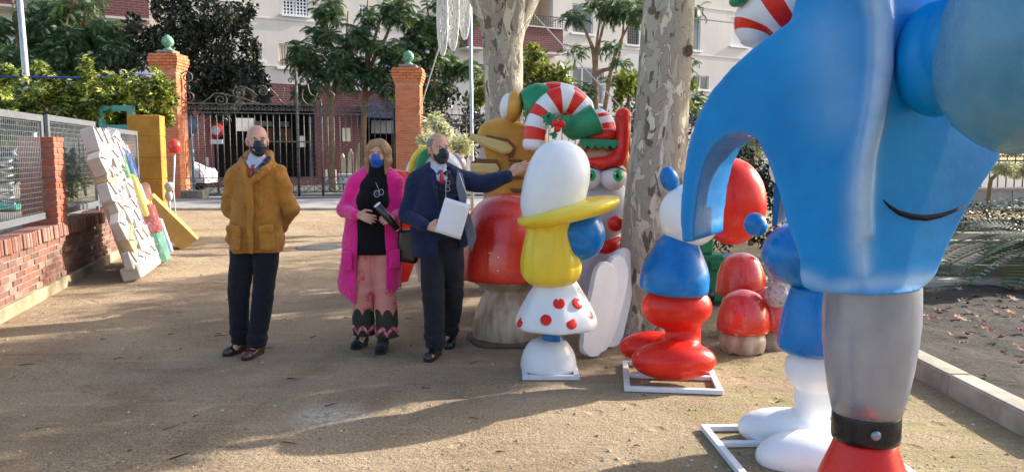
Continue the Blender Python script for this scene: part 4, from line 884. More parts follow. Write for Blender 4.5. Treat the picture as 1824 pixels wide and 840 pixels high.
# ---- stacked ornament 1 (white top, yellow, dotted bell)
Y = 5.55; c = at(985, 420, Y); o = empty('stacked_ornament', (c.x, Y, 0), 0, 'glossy stacked ornament with white egg top, yellow bell and red dotted white skirt', 'ornament')
LZ(978, Y, [(6, 668), (40, 667), (50, 655), (50, 640), (44, 622), (30, 606), (8, 602)], 'base', P_white, o)
LZ(985, Y, [(40, 640), (36, 622), (22, 606), (17, 585), (20, 560), (26, 520), (24, 490)], 'column', P_blue, o)
LZ(992, Y, [(8, 566), (52, 574), (70, 580), (74, 574), (68, 556), (54, 530), (40, 508), (28, 492), (8, 488)], 'bell', P_white, o, warp=lambda a, z: 1+.03*math.sin(7*a))
kk = Y/1400
for a, py, hw in ((-1.9, 556, 67), (-1.25, 562, 69), (-2.7, 566, 71), (-.55, 552, 65), (-1.55, 530, 54), (-.9, 532, 55), (.2, 556, 66), (1.0, 556, 67), (2.0, 556, 67)):
    zc = at(992, py, Y).z; r = hw*kk*1.0; g = MB(); g.lathe([(.001, -.012), (.040, -.010), (.042, .003), (.036, .0065), (.001, .0075)], 20, Matrix.Translation((at(992, 420, Y).x-o.location.x+r*math.cos(a), r*math.sin(a), zc)) @ Matrix.Rotation(a, 4, 'Z') @ Matrix.Rotation(PI/2-.62, 4, 'Y')); g.build('red_dot', P_red, o)
LZ(1030, Y, egg(368, 466, 48), 'ball', P_blue, o, 40)
LZ(982, Y-.02, [(8, 512), (30, 508), (50, 494), (54, 470), (50, 440), (44, 408), (48, 380), (20, 360)], 'yellow_bell', P_yel, o, 48, 0, lambda a, z: 1+.035*math.sin(11*a))
LZ(1012, Y, [(6, 392), (70, 390), (88, 383), (93, 375), (88, 368), (60, 362), (10, 358)], 'brim', P_yel, o, 48, -.22)
LZ(988, Y-.02, [(6, 420), (30, 412), (50, 384), (57, 345), (56, 305), (47, 275), (29, 256), (4, 248)], 'egg_top', P_white, o, 48, .26)
frame(at(930, 670, Y).x*.97, 5.32, at(1033, 670, Y).x*.96, 5.86, o, (0,))
# ---- stacked ornament 2 (red / blue / white / red)
Y = 5.35; c = at(1215, 420, Y); o = empty('stacked_ornament', (c.x, Y, 0), 0, 'glossy stacked ornament of red base, blue pear, white ball and large red ball', 'ornament')
g = MB(); k = Y/1400
def pb_(px, py, dy, r, rz=0.): p = at(px, py, Y+dy)-Vector(o.location); g.ball(p, r, Matrix.Rotation(rz, 4, 'Y'), 36)
pb_(1200, 641, -.12, (.29, .17, .135)); pb_(1165, 618, .14, (.25, .15, .115)); pb_(1222, 590, 0, (.10, .10, .16)); pb_(1205, 546, 0, (.245, .19, .165)); pb_(1215, 605, 0, (.13, .12, .12))
q = g.build('red_base', P_red, o); remesh(q, .014, 6)
LZ(1205, Y, [(10, 524), (56, 520), (62, 500), (58, 475), (46, 450), (36, 432), (26, 420), (8, 414)], 'blue_pear', P_blue, o, 40, .08)
LZ(1228, Y, egg(326, 440, 56), 'white_ball', P_white, o, 40, .1, lambda a, z: 1+.02*math.sin(8*a))
LZ(1300, Y+.05, egg(280, 436, 62), 'red_ball', P_red, o, 40, -.12, lambda a, z: 1+.012*math.sin(6*a))
LZ(1190, Y, egg(296, 342, 16), 'blue_knob', P_blue, o, 24, -.3)
frame(.78, 5.02, 1.42, 5.7, o, (0,), rz=-.12)
# ---- stacked ornament 3 (white / blue), mostly behind the elephant
Y = 4.15; c = at(1448, 420, Y); o = empty('stacked_ornament', (c.x, Y, 0), 0, 'glossy stacked ornament of white pebbles, blue drum and blue ball behind the silver leg', 'ornament')
g = MB(); pb_(1405, 765, .05, (.285, .15, .12), .08); pb_(1440, 812, -.28, (.27, .16, .13)); pb_(1450, 700, 0, (.105, .105, .22)); pb_(1458, 655, 0, (.18, .16, .15)); q = g.build('white_base', P_white, o); remesh(q, .013, 6)
LZ(1458, Y, [(10, 628), (58, 624), (64, 600), (58, 560), (48, 525), (40, 508), (8, 502)], 'blue_drum', P_blue, o)
LZ(1440, Y, [(6, 512), (50, 500), (76, 468), (78, 440), (60, 412), (36, 398), (8, 394)], 'blue_ball', P_blue, o)
LZ(1345, Y, egg(380, 420, 22), 'blue_knob', P_blue, o, 24, 1.2)
LZ(1408, Y+.2, egg(262, 340, 40), 'white_knob', P_white, o)
frame(1.09, 3.45, 1.95, 4.36, o, (.42,), .04, rz=.04)
# ---- mushrooms
t = NT('mushroom_red', .2, coat=.6); c_ = t.ramp(t.noise(3, 5), [(.3, (.55, .018, .012)), (.7, (.74, .045, .02))]); vo = t.n('ShaderNodeTexVoronoi', {'Vector': t.n('ShaderNodeVectorMath', {0: t.pos(), 1: (.3, .1, .2)}, operation='ADD').outputs[0], 'Scale': 13.})
sz = t.math('MULTIPLY', t.n('ShaderNodeSeparateColor', {0: vo.outputs[1]}).outputs[0], .10); t.col(t.mix(t.math('LESS_THAN', vo.outputs[0], sz), c_, (.80, .52, .46))); t.bump(t.noise(38, 3), .55, .008); P_mush = t.m
t = NT('mushroom_stem', .45, coat=.15); t.col(t.ramp(t.noise(3.5, 5, .6, t.n('ShaderNodeMapping', {'Vector': t.pos(), 'Scale': (3, 3, .8)}).outputs[0]), [(.3, (.24, .13, .07)), (.5, (.44, .33, .23)), (.7, (.60, .50, .40))])); t.bump(t.noise(30, 4), .4, .006); P_stem = t.m
def mushroom(cx, Y, cap, stem, label, n=48, rib=14, group=None, base=True):
    capz = at(cx, cap[len(cap)//2][1], Y).z; c = at(cx, 420, Y); o = empty('mushroom_prop', (c.x, Y, 0), 0, label, 'mushroom', group)
    LZ(cx, Y, cap, 'cap', P_mush, o, n, 0, lambda a, z: 1+(.035*abs(math.sin(4.5*a))+.012*math.sin(13*a))*(1 if z < capz else .35)); LZ(cx, Y, stem, 'stem', P_stem, o, n, 0, lambda a, z: 1+.022*abs(math.sin(rib*a/2)))
    if base: 
        r = stem[0][0]*Y/1400; g = MB(); g.lathe([(r*.8, -.01), (r*1.25, 0), (r*1.22, .03), (r*.9, .05)], 30, None, True, warp=lambda a, z: 1+.06*math.sin(5*a)); g.build('base_plate', M_dbark, o)
    return o
mushroom(905, 6.55, [(40, 478), (70, 488), (86, 492), (90, 476), (88, 450), (81, 415), (68, 382), (50, 360), (28, 348), (4, 344)], [(60, 612), (63, 590), (60, 560), (48, 530), (40, 514), (60, 502), (74, 488), (66, 478), (20, 472)], 'largest red mushroom prop with tan stem, beside the man in navy')
mushroom(1322, 6.75, [(20, 520), (40, 524), (42, 505), (38, 480), (28, 460), (12, 451), (3, 449)], [(30, 600), (32, 560), (30, 530), (12, 515)], 'tall domed red mushroom prop at the back of the small group', 36, 14, 'red mushroom props by the kerb', False)
mushroom(1328, 6.15, [(20, 586), (42, 590), (45, 572), (40, 545), (30, 526), (12, 517), (3, 515)], [(30, 632), (38, 622), (41, 605), (38, 592), (44, 586), (20, 580)], 'low red mushroom prop with bulging ribbed tan stem in front of the small group', 36, 14, 'red mushroom props by the kerb')
mushroom(1380, 6.3, [(18, 578), (40, 582), (42, 560), (34, 530), (18, 514), (3, 510)], [(26, 640), (32, 622), (34, 600), (20, 575)], 'half hidden red mushroom prop, rightmost of the small group', 36, 14, 'red mushroom props by the kerb')
# ---- wrapped bundle and toy block train behind
t = NT('plastic_wrap', .12, spec=.8); t.col(t.ramp(t.noise(14, 6, .7, dist=1.5), [(.4, (.20, .19, .20)), (.55, (.55, .55, .57)), (.62, (.42, .20, .16)), (.7, (.62, .62, .65))])); t.bump(t.noise(18, 4, .6, dist=2.), .9, .03); M_wrap = t.m
p = at(1392, 505, 6.05); o = tag(LZ(1392, 6.05, [(16, 545), (22, 530), (20, 505), (22, 485), (12, 474), (3, 470)], 'wrapped_bundle', M_wrap, empty('x', (0, 0, 0)), 20, .1, lambda a, z: 1+.10*math.sin(5*a+z*30)), 'crumpled clear plastic wrapped bundle standing on the rightmost small mushroom', 'bundle')
e_ = o.parent; o.parent = None; bpy.data.objects.remove(e_)
p = at(1262, 500, 8.2); o = empty('toy_train', (p.x, 8.2, 0), 0, 'green and blue block toy train prop behind the red ornament', 'toy train')
g = MB(); g.box((0, 0, .28), (.26, .3, .5), bev=.02); g.box((-.06, 0, .62), (.14, .28, .18), bev=.02); g.box((.03, -.16, .42), (.12, .05, .1), bev=.01); g.box((-.1, -.16, .25), (.07, .05, .3), bev=.01); g.build('cab', P_green, o)
g = MB(); g.box((.21, .0, .28), (.14, .3, .46), bev=.02); g.box((.2, -.16, .36), (.1, .05, .14), bev=.01); g.build('boiler', P_blue, o)
for q in (-.06, .2): g = MB(); g.lathe([(.08, -.02), (.09, 0), (.08, .03)], 20, Matrix.Translation((q, -.17, .1)) @ Matrix.Rotation(PI/2, 4, 'X')); g.build('wheel', P_black, o)
# ---- white scalloped boards leaning on the plane tree
def board(pts, Y, th, lean, label, grp):
    b = gnd(sum(p[0] for p in pts)/len(pts), 600); by = min(at(*p, Y).z for p in pts); cx = at(sum(p[0] for p in pts)/len(pts), 420, Y).x
    Q = [Vector((at(*p, Y).x-cx, 0, at(*p, Y).z-by)) for p in pts]; out = []
    for i in range(len(Q)):
        p0, p1, p2, p3 = Q[i-1], Q[i], Q[(i+1) % len(Q)], Q[(i+2) % len(Q)]
        for j in range(5): u = j/5; v_ = .5*((2*p1)+(p2-p0)*u+(2*p0-5*p1+4*p2-p3)*u*u+(3*p1-p0-3*p2+p3)*u**3); out.append((v_.x, v_.z))
    g = MB(); g.prism(out, th, Matrix.Rotation(-lean, 4, 'X') @ Matrix.Rotation(.5, 4, 'Z'), bev=.012); o = g.build('scalloped_board', P_white, None); o.location = (cx, Y, 0.01)
    return tag(o, label, 'board', grp)
board([(1036, 572), (1034, 600), (1056, 608), (1078, 598), (1092, 560), (1104, 520), (1112, 480), (1104, 448), (1082, 440), (1066, 458), (1054, 500), (1040, 540)], 5.95, .06, .18, 'white scalloped board leaning at the front of the stack, against the dotted bell', 'white scalloped boards by the tree')
board([(1048, 580), (1056, 604), (1078, 606), (1096, 580), (1112, 540), (1128, 490), (1130, 455), (1112, 436), (1092, 446), (1080, 500), (1060, 545)], 6.12, .06, .16, 'white scalloped board in the middle of the leaning stack', 'white scalloped boards by the tree')
board([(1066, 586), (1080, 602), (1104, 600), (1120, 560), (1134, 510), (1143, 462), (1136, 436), (1118, 428), (1100, 444), (1094, 500), (1078, 550)], 6.28, .06, .14, 'white scalloped board at the back of the stack, touching the plane tree', 'white scalloped boards by the tree')
# ---- banded tubes (candy stripes)
def bands(name, pts, rad, cols, nb, par, mats, n=24, sub=6, off=0):
    g = MB(); out = []; rr = []; P = [Vector(p) for p in pts]
    for i in range(len(P)-1):
        p0, p1, p2, p3 = P[max(i-1, 0)], P[i], P[i+1], P[min(i+2, len(P)-1)]
        for j in range(sub): u = j/sub; out.append(.5*((2*p1)+(p2-p0)*u+(2*p0-5*p1+4*p2-p3)*u*u+(3*p1-p0-3*p2+p3)*u**3)); rr.append(rad[i]*(1-u)+rad[i+1]*u)
    out.append(P[-1]); rr.append(rad[-1]); d0 = (out[0]-out[1]).normalized(); d1 = (out[-1]-out[-2]).normalized()
    out = [out[0]+d0*rr[0]*.35]+out+[out[-1]+d1*rr[-1]*.35]; rr = [rr[0]*.7]+rr+[rr[-1]*.7]
    g.tube(out, rr, n); N = len(out)-1; g.bm.faces.ensure_lookup_table()
    for i, f in enumerate(g.bm.faces):
        ring = i//n; f.material_index = cols[(int(ring*nb/N+off)) % len(cols)] if i < N*n else cols[0 if i == N*n else (int((N-1)*nb/N+off)) % len(cols)]
    return g.build(name, mats, par)
def pa(o, L, Y): return [at(x, y, Y+q)-Vector(o.location) for x, y, q in L]
Y = 7.1; b = at(985, 420, Y); o = empty('elf_legs_prop', (b.x, Y, 0), 0, 'candy striped stockings with green cuffs and holly sprig, lying on top of the golden prop', 'christmas prop')
RW = [P_red, P_white]; u_ = Y/1400
bands('striped_leg', pa(o, [(1048, 218, .05), (1030, 190, .05), (1000, 178, .05), (972, 196, .05), (955, 225, .02), (950, 262, 0)], Y-.15), [q*u_ for q in (14, 20, 23, 22, 20, 19)], [0, 1], 10, o, RW, 28, 8)
bands('striped_body', pa(o, [(960, 182, .12), (985, 180, .12), (1012, 188, .12), (1038, 206, .12)], Y), [q*u_ for q in (30, 34, 36, 30)], [1, 0], 5, o, RW, 28, 8)
g = MB(); g.tube(pa(o, [(934, 195, .1), (945, 192, .1), (956, 190, .1)], Y), [q*u_ for q in (32, 38, 34)], 28); g.tube(pa(o, [(950, 188, .1), (962, 184, .1), (982, 181, .1)], Y), [q*u_ for q in (36, 37, 31)], 28); q = g.build('green_cuff', P_green, o); remesh(q, .014, 3)
g = MB(); g.ball(pa(o, [(915, 190, .1)], Y)[0], (17*u_, .14, 29*u_), Matrix.Rotation(.15, 4, 'Y')); g.build('gold_tip', P_gold, o)
g = MB(); g.ball(pa(o, [(903, 190, .1)], Y)[0], (13*u_, .11, 24*u_), Matrix.Rotation(.15, 4, 'Y')); g.build('white_tip', P_white, o)
g = MB(); g.tube(pa(o, [(1006, 240, 0), (1012, 234, 0), (1040, 222, 0), (1062, 211, 0), (1064, 210, 0)], Y-.22), [q*u_ for q in (8, 18, 23, 27, 20)], 28); g.build('green_boot', P_green, o)
for (x0, y0, x1, y1) in ((992, 224, 975, 200), (998, 220, 1016, 205), (990, 232, 985, 248), (986, 222, 966, 205)):
    A, Bq = pa(o, [(x0, y0, 0), (x1, y1, 0)], Y-.38); d = (Bq-A); s_ = Vector((-d.z, 0, d.x))*.42; pts = []
    for i in range(9): u = i/8; w_ = math.sin(PI*u)*(1.0 if i % 2 else .55); pts.append((u, w_))
    V = [A+d*u+s_*w_ for u, w_ in pts]+[A+d*u-s_*w_ for u, w_ in pts[::-1][1:-1]]; g = MB(); n_ = len(V)
    g.poly([tuple(v_) for v_ in V]+[tuple(v_+Vector((0, .02, 0))) for v_ in V], [tuple(range(n_)), tuple(range(2*n_-1, n_-1, -1))]+[(i, (i+1) % n_, n_+(i+1) % n_, n_+i) for i in range(n_)]); g.build('holly_leaf', P_green, o)
for x, y in ((990, 219), (1001, 221), (993, 229)): g = MB(); g.ball(pa(o, [(x, y, -.42)], Y)[0], 6.2*u_); g.build('berry', P_red, o)
# ---- golden prop
Y = 7.45; b = at(905, 420, Y); o = empty('golden_prop', (b.x, Y, 0), 0, 'golden brown painted prop with two pale tongues pointing left, standing behind the big mushroom', 'prop')
def outl(L): return [((at(x, y, Y).x-b.x), at(x, y, Y).z) for x, y in L]
g = MB(); g.prism(outl([(872, 213), (900, 208), (940, 222), (975, 245), (985, 330), (975, 560), (880, 560), (872, 420), (868, 360), (872, 318), (868, 292), (868, 272), (858, 262), (848, 240), (856, 222)]), .5, bev=.03); q = g.build('body', P_gold, o); remesh(q, .02, 6)
g = MB(); g.prism(outl([(833, 247), (842, 238), (905, 254), (914, 264), (908, 273), (896, 275)]), .3, Matrix.Translation((0, -.12, 0)), bev=.02); g.build('upper_tongue', P_pale, o)
g = MB(); g.prism(outl([(838, 296), (842, 290), (884, 291), (890, 300), (884, 311), (842, 309)]), .3, Matrix.Translation((0, -.12, 0)), bev=.02); g.build('lower_tongue', P_pale, o)
g = MB(); g.prism(outl([(866, 240), (905, 248), (920, 262), (914, 280), (905, 281), (912, 264), (900, 256), (866, 247)]), .12, Matrix.Translation((0, -.05, 0)), bev=.01); g.build('upper_lip', P_brown, o); g = MB(); g.prism(outl([(838, 291), (850, 282), (886, 284), (893, 300), (888, 310), (888, 296), (884, 290)]), .12, Matrix.Translation((0, -.09, 0)), bev=.01); g.build('lower_lip', P_brown, o)
for (x0, y0, x1, y1) in ((902, 283, 930, 288), (906, 292, 936, 300), (904, 312, 932, 318), (908, 335, 940, 342)): g = MB(); g.prism(outl([(x0, y0), (x1, y0+1), (x1, y1), (x0+6, y1)]), .1, Matrix.Translation((0, -.06, 0)), bev=.008); g.build('brown_bar', P_brown, o)
g = MB(); g.prism(outl([(845, 285), (862, 250), (872, 262), (876, 290)]), .1, Matrix.Translation((0, .3, 0)), bev=.01); g.build('white_wedge', P_white, o)
# ---- snowman-like elf figure with green eyes
Y = 7.05; b = at(1075, 420, Y); o = empty('green_eyed_figure', (b.x, Y, 0), 0, 'grey white festive figure with big green eyes and red nose, left of the plane tree', 'christmas prop'); k = Y/1400
def bl(nm, m, x, y, dy, r, rot=0.): g = MB(); g.ball(pa(o, [(x, y, dy)], Y)[0], tuple(q*k for q in r), Matrix.Rotation(rot, 4, 'Y'), 32); return g.build(nm, m, o)
bl('head', P_grey, 1078, 370, .1, (46, 40, 58)); bl('body', P_grey, 1076, 500, .2, (52, 45, 95)); bl('nose', P_red, 1097, 398, -.22, (14, 14, 14))
for x, dx in ((1047, 4), (1092, 6)):
    bl('eyeball', P_white, x, 314, -.1, (24, 22, 25)); q = bl('iris', P_iris, x+dx, 313, -.165, (11.5, 11, 12.5)); bl('pupil', P_black, x+dx+1, 313, -.195, (4.5, 6.5, 5.5)); bl('glint', P_white, x+dx-2, 309, -.225, (1.8, 1.5, 1.8))
    g = MB(); g.lathe([(25.4*k*math.cos(a), 25.4*k*math.sin(a)) for a in [R(18+i*9) for i in range(9)]], 28, Matrix.Translation(pa(o, [(x, 314, -.1)], Y)[0]) @ Matrix.Rotation(-.35, 4, 'X') @ Matrix.Rotation(-.12 if dx > 6 else .1, 4, 'Y')); g.build('eyelid', P_grey, o)
    g = MB(); g.tube(pa(o, [(x-22, 306, -.19), (x-10, 299, -.235), (x+6, 297, -.24), (x+20, 303, -.2)], Y), [.003, .008, .008, .003], 6); g.build('lash', P_black, o)
g = MB(); g.tube(pa(o, [(1056, 392, -.14), (1064, 384, -.18), (1074, 380, -.19)], Y), [.004, .01, .006], 6); g.build('cheek_line', P_black, o)
bl('face', P_skin, 1072, 276, .02, (30, 26, 26)); bl('hair', P_orange, 1108, 290, .05, (14, 16, 34)); bl('hair', P_orange, 1040, 262, .05, (12, 16, 14))
g = MB(); g.tube(pa(o, [(1050, 264, -.12), (1062, 258, -.14), (1078, 262, -.14), (1086, 268, -.12)], Y), [.008, .02, .02, .008], 8); g.build('eyebrow', P_orange, o)
bands('striped_cap', pa(o, [(1068, 250, .1), (1068, 230, .1), (1066, 212, .1), (1064, 200, .1)], Y), [q*k for q in (32, 30, 25, 14)], [0, 1], 6, o, RW, 28, 6)
g = MB(); g.tube(pa(o, [(1036, 246, -.05), (1060, 243, -.09), (1085, 241, -.08), (1100, 238, -.05)], Y), [11*k, 12*k, 12*k, 11*k], 16); g.tube(pa(o, [(1109, 206, -.15), (1110, 235, -.15), (1109, 262, -.15), (1100, 284, -.16), (1078, 291, -.17), (1045, 288, -.17)], Y), [q*k for q in (14, 12, 11.5, 14, 12, 6)], 20); g.ball(pa(o, [(1110, 206, -.15)], Y)[0], 13.5*k); g.build('red_boot', P_red, o)
zz = []; 
for i in range(13): zz.append((1034+i*6.6, 268 if i % 2 else 256))
zz = [(1034, 246), (1113, 250)][::-1]+zz
g = MB(); cx = b.x; g.prism([((at(x, y, Y-.2).x-cx), at(x, y, Y-.2).z) for x, y in zz], .12, Matrix.Translation((0, -.19, 0)), bev=.006); g.build('zigzag_collar', P_green, o)
bands('scarf', pa(o, [(1050, 432, -.1), (1080, 440, -.2), (1104, 430, -.1)], Y), [10*k, 12*k, 10*k], [0], 1, o, [P_red], 14)
# ---- props behind the people
Y = 8.6; p = at(706, 320, Y); o = empty('red_dome_prop', (p.x, Y, 0), 0, 'plain red domed prop showing between the woman and the man in navy', 'prop')
LZ(706, Y, [(20, 500), (34, 460), (40, 400), (38, 350), (34, 322), (22, 306), (4, 301)], 'dome', P_red, o)
Y = 9.0; p = at(770, 320, Y); o = empty('striped_prop', (p.x, Y, 0), 0, 'rounded white prop with yellow and green bands behind the man in navy', 'prop')
LZ(775, Y, [(30, 500), (52, 420), (56, 350), (50, 300), (34, 276), (16, 268), (3, 266)], 'body', P_white, o)
bands('band', pa(o, [(733, 312, -.2), (738, 285, -.22), (752, 268, -.2), (770, 264, -.1)], Y), [.045]*4, [0], 1, o, [P_yel], 14); bands('band', pa(o, [(745, 312, -.28), (750, 288, -.3), (762, 272, -.26), (782, 266, -.16)], Y), [.05]*4, [0], 1, o, [P_green], 14)
p = at(806, 285, 9.3); o = empty('grey_dome_prop', (p.x, 9.3, 0), 0, 'small mauve grey domed prop right of the head of the man in navy', 'prop'); LZ(808, 9.3, [(20, 500), (24, 330), (24, 290), (14, 276), (3, 272)], 'dome', paint('mauve_paint', (.30, .24, .28)), o)

# ================================================================== BLUE ELEPHANT
A0 = Vector((.64, 3.0, 0)); e1 = Vector((.87, -.5, 0)).normalized(); n1 = Vector((.5, .87, 0)).normalized()
def pl(px, py, d=0.):
    dr = ray(px, py); o_ = A0+n1*d; t_ = n1.dot(o_-Vector((0, 0, CAMH)))/n1.dot(dr); return Vector((0, 0, CAMH))+dr*t_
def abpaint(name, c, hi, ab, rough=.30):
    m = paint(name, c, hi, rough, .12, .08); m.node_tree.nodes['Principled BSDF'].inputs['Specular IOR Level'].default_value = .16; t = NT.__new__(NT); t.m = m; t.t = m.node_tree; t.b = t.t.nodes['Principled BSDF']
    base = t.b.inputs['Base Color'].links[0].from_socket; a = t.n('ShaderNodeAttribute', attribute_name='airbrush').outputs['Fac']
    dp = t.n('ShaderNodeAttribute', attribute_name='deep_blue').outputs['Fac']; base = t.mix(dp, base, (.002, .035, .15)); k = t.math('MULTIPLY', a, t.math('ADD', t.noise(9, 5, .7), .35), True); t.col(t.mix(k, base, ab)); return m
ele = empty('blue_elephant', (1.35, 2.95, 0), 0, 'huge glossy blue elephant figure with arched trunk, carved smile and silver leg', 'statue')
E0 = Vector(ele.location)
def crv(L, close=True, sub=4):
    out = []; N = len(L)
    for i in range(N):
        p0, p1, p2, p3 = [Vector(L[(i+q) % N]) for q in (-1, 0, 1, 2)]
        for j in range(sub): u = j/sub; out.append(.5*((2*p1)+(p2-p0)*u+(2*p0-5*p1+4*p2-p3)*u*u+(3*p1-p0-3*p2+p3)*u**3))
    return out
OUT = [(1214, 432), (1211, 385), (1215, 320), (1224, 262), (1240, 210), (1266, 162), (1300, 122), (1342, 84), (1390, 48), (1440, 20), (1500, -6), (1570, -40), (1575, 60), (1570, 150), (1552, 240), (1540, 320), (1536, 420), (1540, 512), (1500, 518), (1455, 500), (1432, 486), (1420, 450), (1402, 400), (1386, 340), (1366, 284), (1346, 246), (1320, 236), (1292, 241), (1268, 262), (1252, 295), (1242, 340), (1236, 390), (1234, 432)]
g = MB(); Q = [pl(*p) for p in OUT]; V = [q-E0 for q in Q]; n_ = len(V); D = n1*.44
V2 = [v_+D for v_ in V]; g.poly([tuple(v_) for v_ in V+V2], [tuple(range(n_)), tuple(range(2*n_-1, n_-1, -1))]+[((i+1) % n_, i, n_+i, n_+(i+1) % n_) for i in range(n_)])
bmesh.ops.triangulate(g.bm, faces=[f for f in g.bm.faces if len(f.verts) > 4])
# body lofted behind the ridge
rows = [(528, 1446, 1552, 1636), (519, 1428, 1540, 1650), (500, 1424, 1536, 1668), (470, 1424, 1534, 1680), (430, 1430, 1534, 1698), (385, 1430, 1536, 1720), (340, 1420, 1540, 1746), (290, 1400, 1545, 1778), (230, 1400, 1553, 1800), (150, 1400, 1570, 1815), (60, 1400, 1577, 1826), (-30, 1420, 1577, 1836), (-120, 1440, 1570, 1836), (-230, 1480, 1570, 1800), (-300, 1540, 1600, 1740)]
R1 = []; 
for (py, xl, xr, xq) in rows:
    a = pl(xl, py); r = pl(xr, py); dq = Vector((.93, .36, 0)); m_ = Vector((-dq.y, dq.x, 0)); dr = ray(xq, py); tt = m_.dot(Vector((r.x, r.y, 0)))/m_.dot(Vector((dr.x, dr.y, 0))); q = Vector((0, 0, CAMH))+dr*tt
    z = r.z; a.z = q.z = z; bd = (a+n1*.62); qb = q+Vector((-.12, .5, 0)); mid = (a+r)/2-n1*.02; mid2 = (r+q)/2-m_*.02
    ring = [a, mid, r, mid2, q, (q+qb)/2+Vector((.05, 0, 0)), qb, (qb+bd)/2+Vector((0, .08, 0)), bd, (bd+a)/2]
    R1.append([g.bm.verts.new(v_-E0) for v_ in ring])
for i in range(len(R1)-1):
    for j in range(10): g.bm.faces.new((R1[i][j], R1[i][(j+1) % 10], R1[i+1][(j+1) % 10], R1[i+1][j]))
g.bm.faces.new(R1[0][::-1]); g.bm.faces.new(R1[-1])
# rolled ridge between the side and the front of the body
g.tube([pl(x, y)-E0-n1*o_ for x, y, o_ in ((1560, -60, 0), (1574, 40, .005), (1574, 120, .01), (1562, 200, .012), (1545, 280, .008), (1538, 350, -.005), (1538, 420, -.025))], [.035, .035, .034, .032, .03, .03, .03], 10)
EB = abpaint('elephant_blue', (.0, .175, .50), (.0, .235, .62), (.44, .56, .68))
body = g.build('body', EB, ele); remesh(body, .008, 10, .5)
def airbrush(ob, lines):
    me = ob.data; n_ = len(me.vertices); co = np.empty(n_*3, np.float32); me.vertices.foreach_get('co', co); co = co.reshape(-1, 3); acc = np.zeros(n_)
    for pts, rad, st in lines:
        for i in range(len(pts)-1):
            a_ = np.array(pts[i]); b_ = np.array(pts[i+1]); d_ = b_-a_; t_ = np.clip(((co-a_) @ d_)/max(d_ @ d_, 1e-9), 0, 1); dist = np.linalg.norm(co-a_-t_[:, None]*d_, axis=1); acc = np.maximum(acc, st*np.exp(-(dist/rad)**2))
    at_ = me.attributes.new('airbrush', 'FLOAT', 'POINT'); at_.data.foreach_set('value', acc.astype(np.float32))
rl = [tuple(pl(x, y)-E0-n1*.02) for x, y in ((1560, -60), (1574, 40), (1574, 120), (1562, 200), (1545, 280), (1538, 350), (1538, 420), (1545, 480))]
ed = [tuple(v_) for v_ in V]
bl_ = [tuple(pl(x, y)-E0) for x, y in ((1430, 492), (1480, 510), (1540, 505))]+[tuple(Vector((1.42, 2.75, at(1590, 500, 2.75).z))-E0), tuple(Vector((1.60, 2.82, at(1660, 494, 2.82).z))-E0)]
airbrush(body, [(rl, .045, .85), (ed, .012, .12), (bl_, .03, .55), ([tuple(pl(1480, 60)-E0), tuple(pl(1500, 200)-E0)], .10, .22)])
from mathutils.bvhtree import BVHTree
bv = BVHTree.FromPolygons([v.co[:] for v in body.data.vertices], [p.vertices[:] for p in body.data.polygons])
def onb(px, py):
    h = bv.ray_cast(Vector((0, 0, CAMH))-E0, ray(px, py).normalized()); return h[0]
sm = [onb(*p) for p in ((1573, 356), (1585, 368), (1602, 379), (1625, 386), (1650, 388), (1675, 384), (1700, 375), (1722, 364))]
g = MB(); g.tube([p for p in sm if p], [.002, .006, .009, .011, .011, .009, .006, .002][:len([p for p in sm if p])], 8); g.build('smile', basic('matt_black', (.012, .012, .018), .8, .1, 9, 0, spec=.1), ele)
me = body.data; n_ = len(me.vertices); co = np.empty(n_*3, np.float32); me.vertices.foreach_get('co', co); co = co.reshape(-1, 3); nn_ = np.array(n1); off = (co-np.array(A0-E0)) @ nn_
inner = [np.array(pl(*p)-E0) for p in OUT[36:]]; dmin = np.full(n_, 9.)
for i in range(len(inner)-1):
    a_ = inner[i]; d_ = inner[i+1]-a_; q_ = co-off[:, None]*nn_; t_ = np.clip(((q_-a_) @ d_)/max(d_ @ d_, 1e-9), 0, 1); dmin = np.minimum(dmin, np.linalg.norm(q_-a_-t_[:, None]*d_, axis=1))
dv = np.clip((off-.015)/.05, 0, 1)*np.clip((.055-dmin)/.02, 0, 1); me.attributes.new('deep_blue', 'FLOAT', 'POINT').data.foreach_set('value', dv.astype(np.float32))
# second strut of the trunk seen through the arch
g = MB(); V = [pl(x, y, .34)-E0 for x, y in ((1392, 268), (1402, 290), (1392, 340), (1384, 400), (1375, 404), (1378, 340), (1386, 285))]; V2 = [v_+n1*.25 for v_ in V]; n_ = len(V)
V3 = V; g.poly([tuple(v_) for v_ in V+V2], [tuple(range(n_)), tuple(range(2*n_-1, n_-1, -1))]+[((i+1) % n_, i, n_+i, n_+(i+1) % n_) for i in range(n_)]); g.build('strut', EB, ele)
# arm bulge, big cuff
EG = paint('elephant_grey_blue', (.05, .21, .36), (.13, .30, .43), .28, .12, .1); ED = paint('elephant_deep_blue', (.004, .09, .27), (.01, .14, .36), .3, .15)
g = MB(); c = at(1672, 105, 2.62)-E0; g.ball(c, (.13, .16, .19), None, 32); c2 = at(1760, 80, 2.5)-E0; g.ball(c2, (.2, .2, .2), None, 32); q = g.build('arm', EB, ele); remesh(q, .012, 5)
c = at(1925, 85, 2.28)-E0; Mx = Matrix.Translation(c) @ Matrix.Rotation(-.22, 4, 'Z') @ Matrix.Rotation(-PI/2+.12, 4, 'Y')
g = MB(); g.lathe([(.13, -.09), (.20, -.065), (.265, -.01), (.30, .05), (.318, .10), (.322, .14), (.31, .17), (.27, .18)], 48, Matrix.Translation(c) @ Matrix.Rotation(-.2, 4, 'Z') @ Matrix.Rotation(PI/2+.12, 4, 'Y') @ Matrix.Translation((0, 0, -.26))); g.build('cuff', EG, ele)
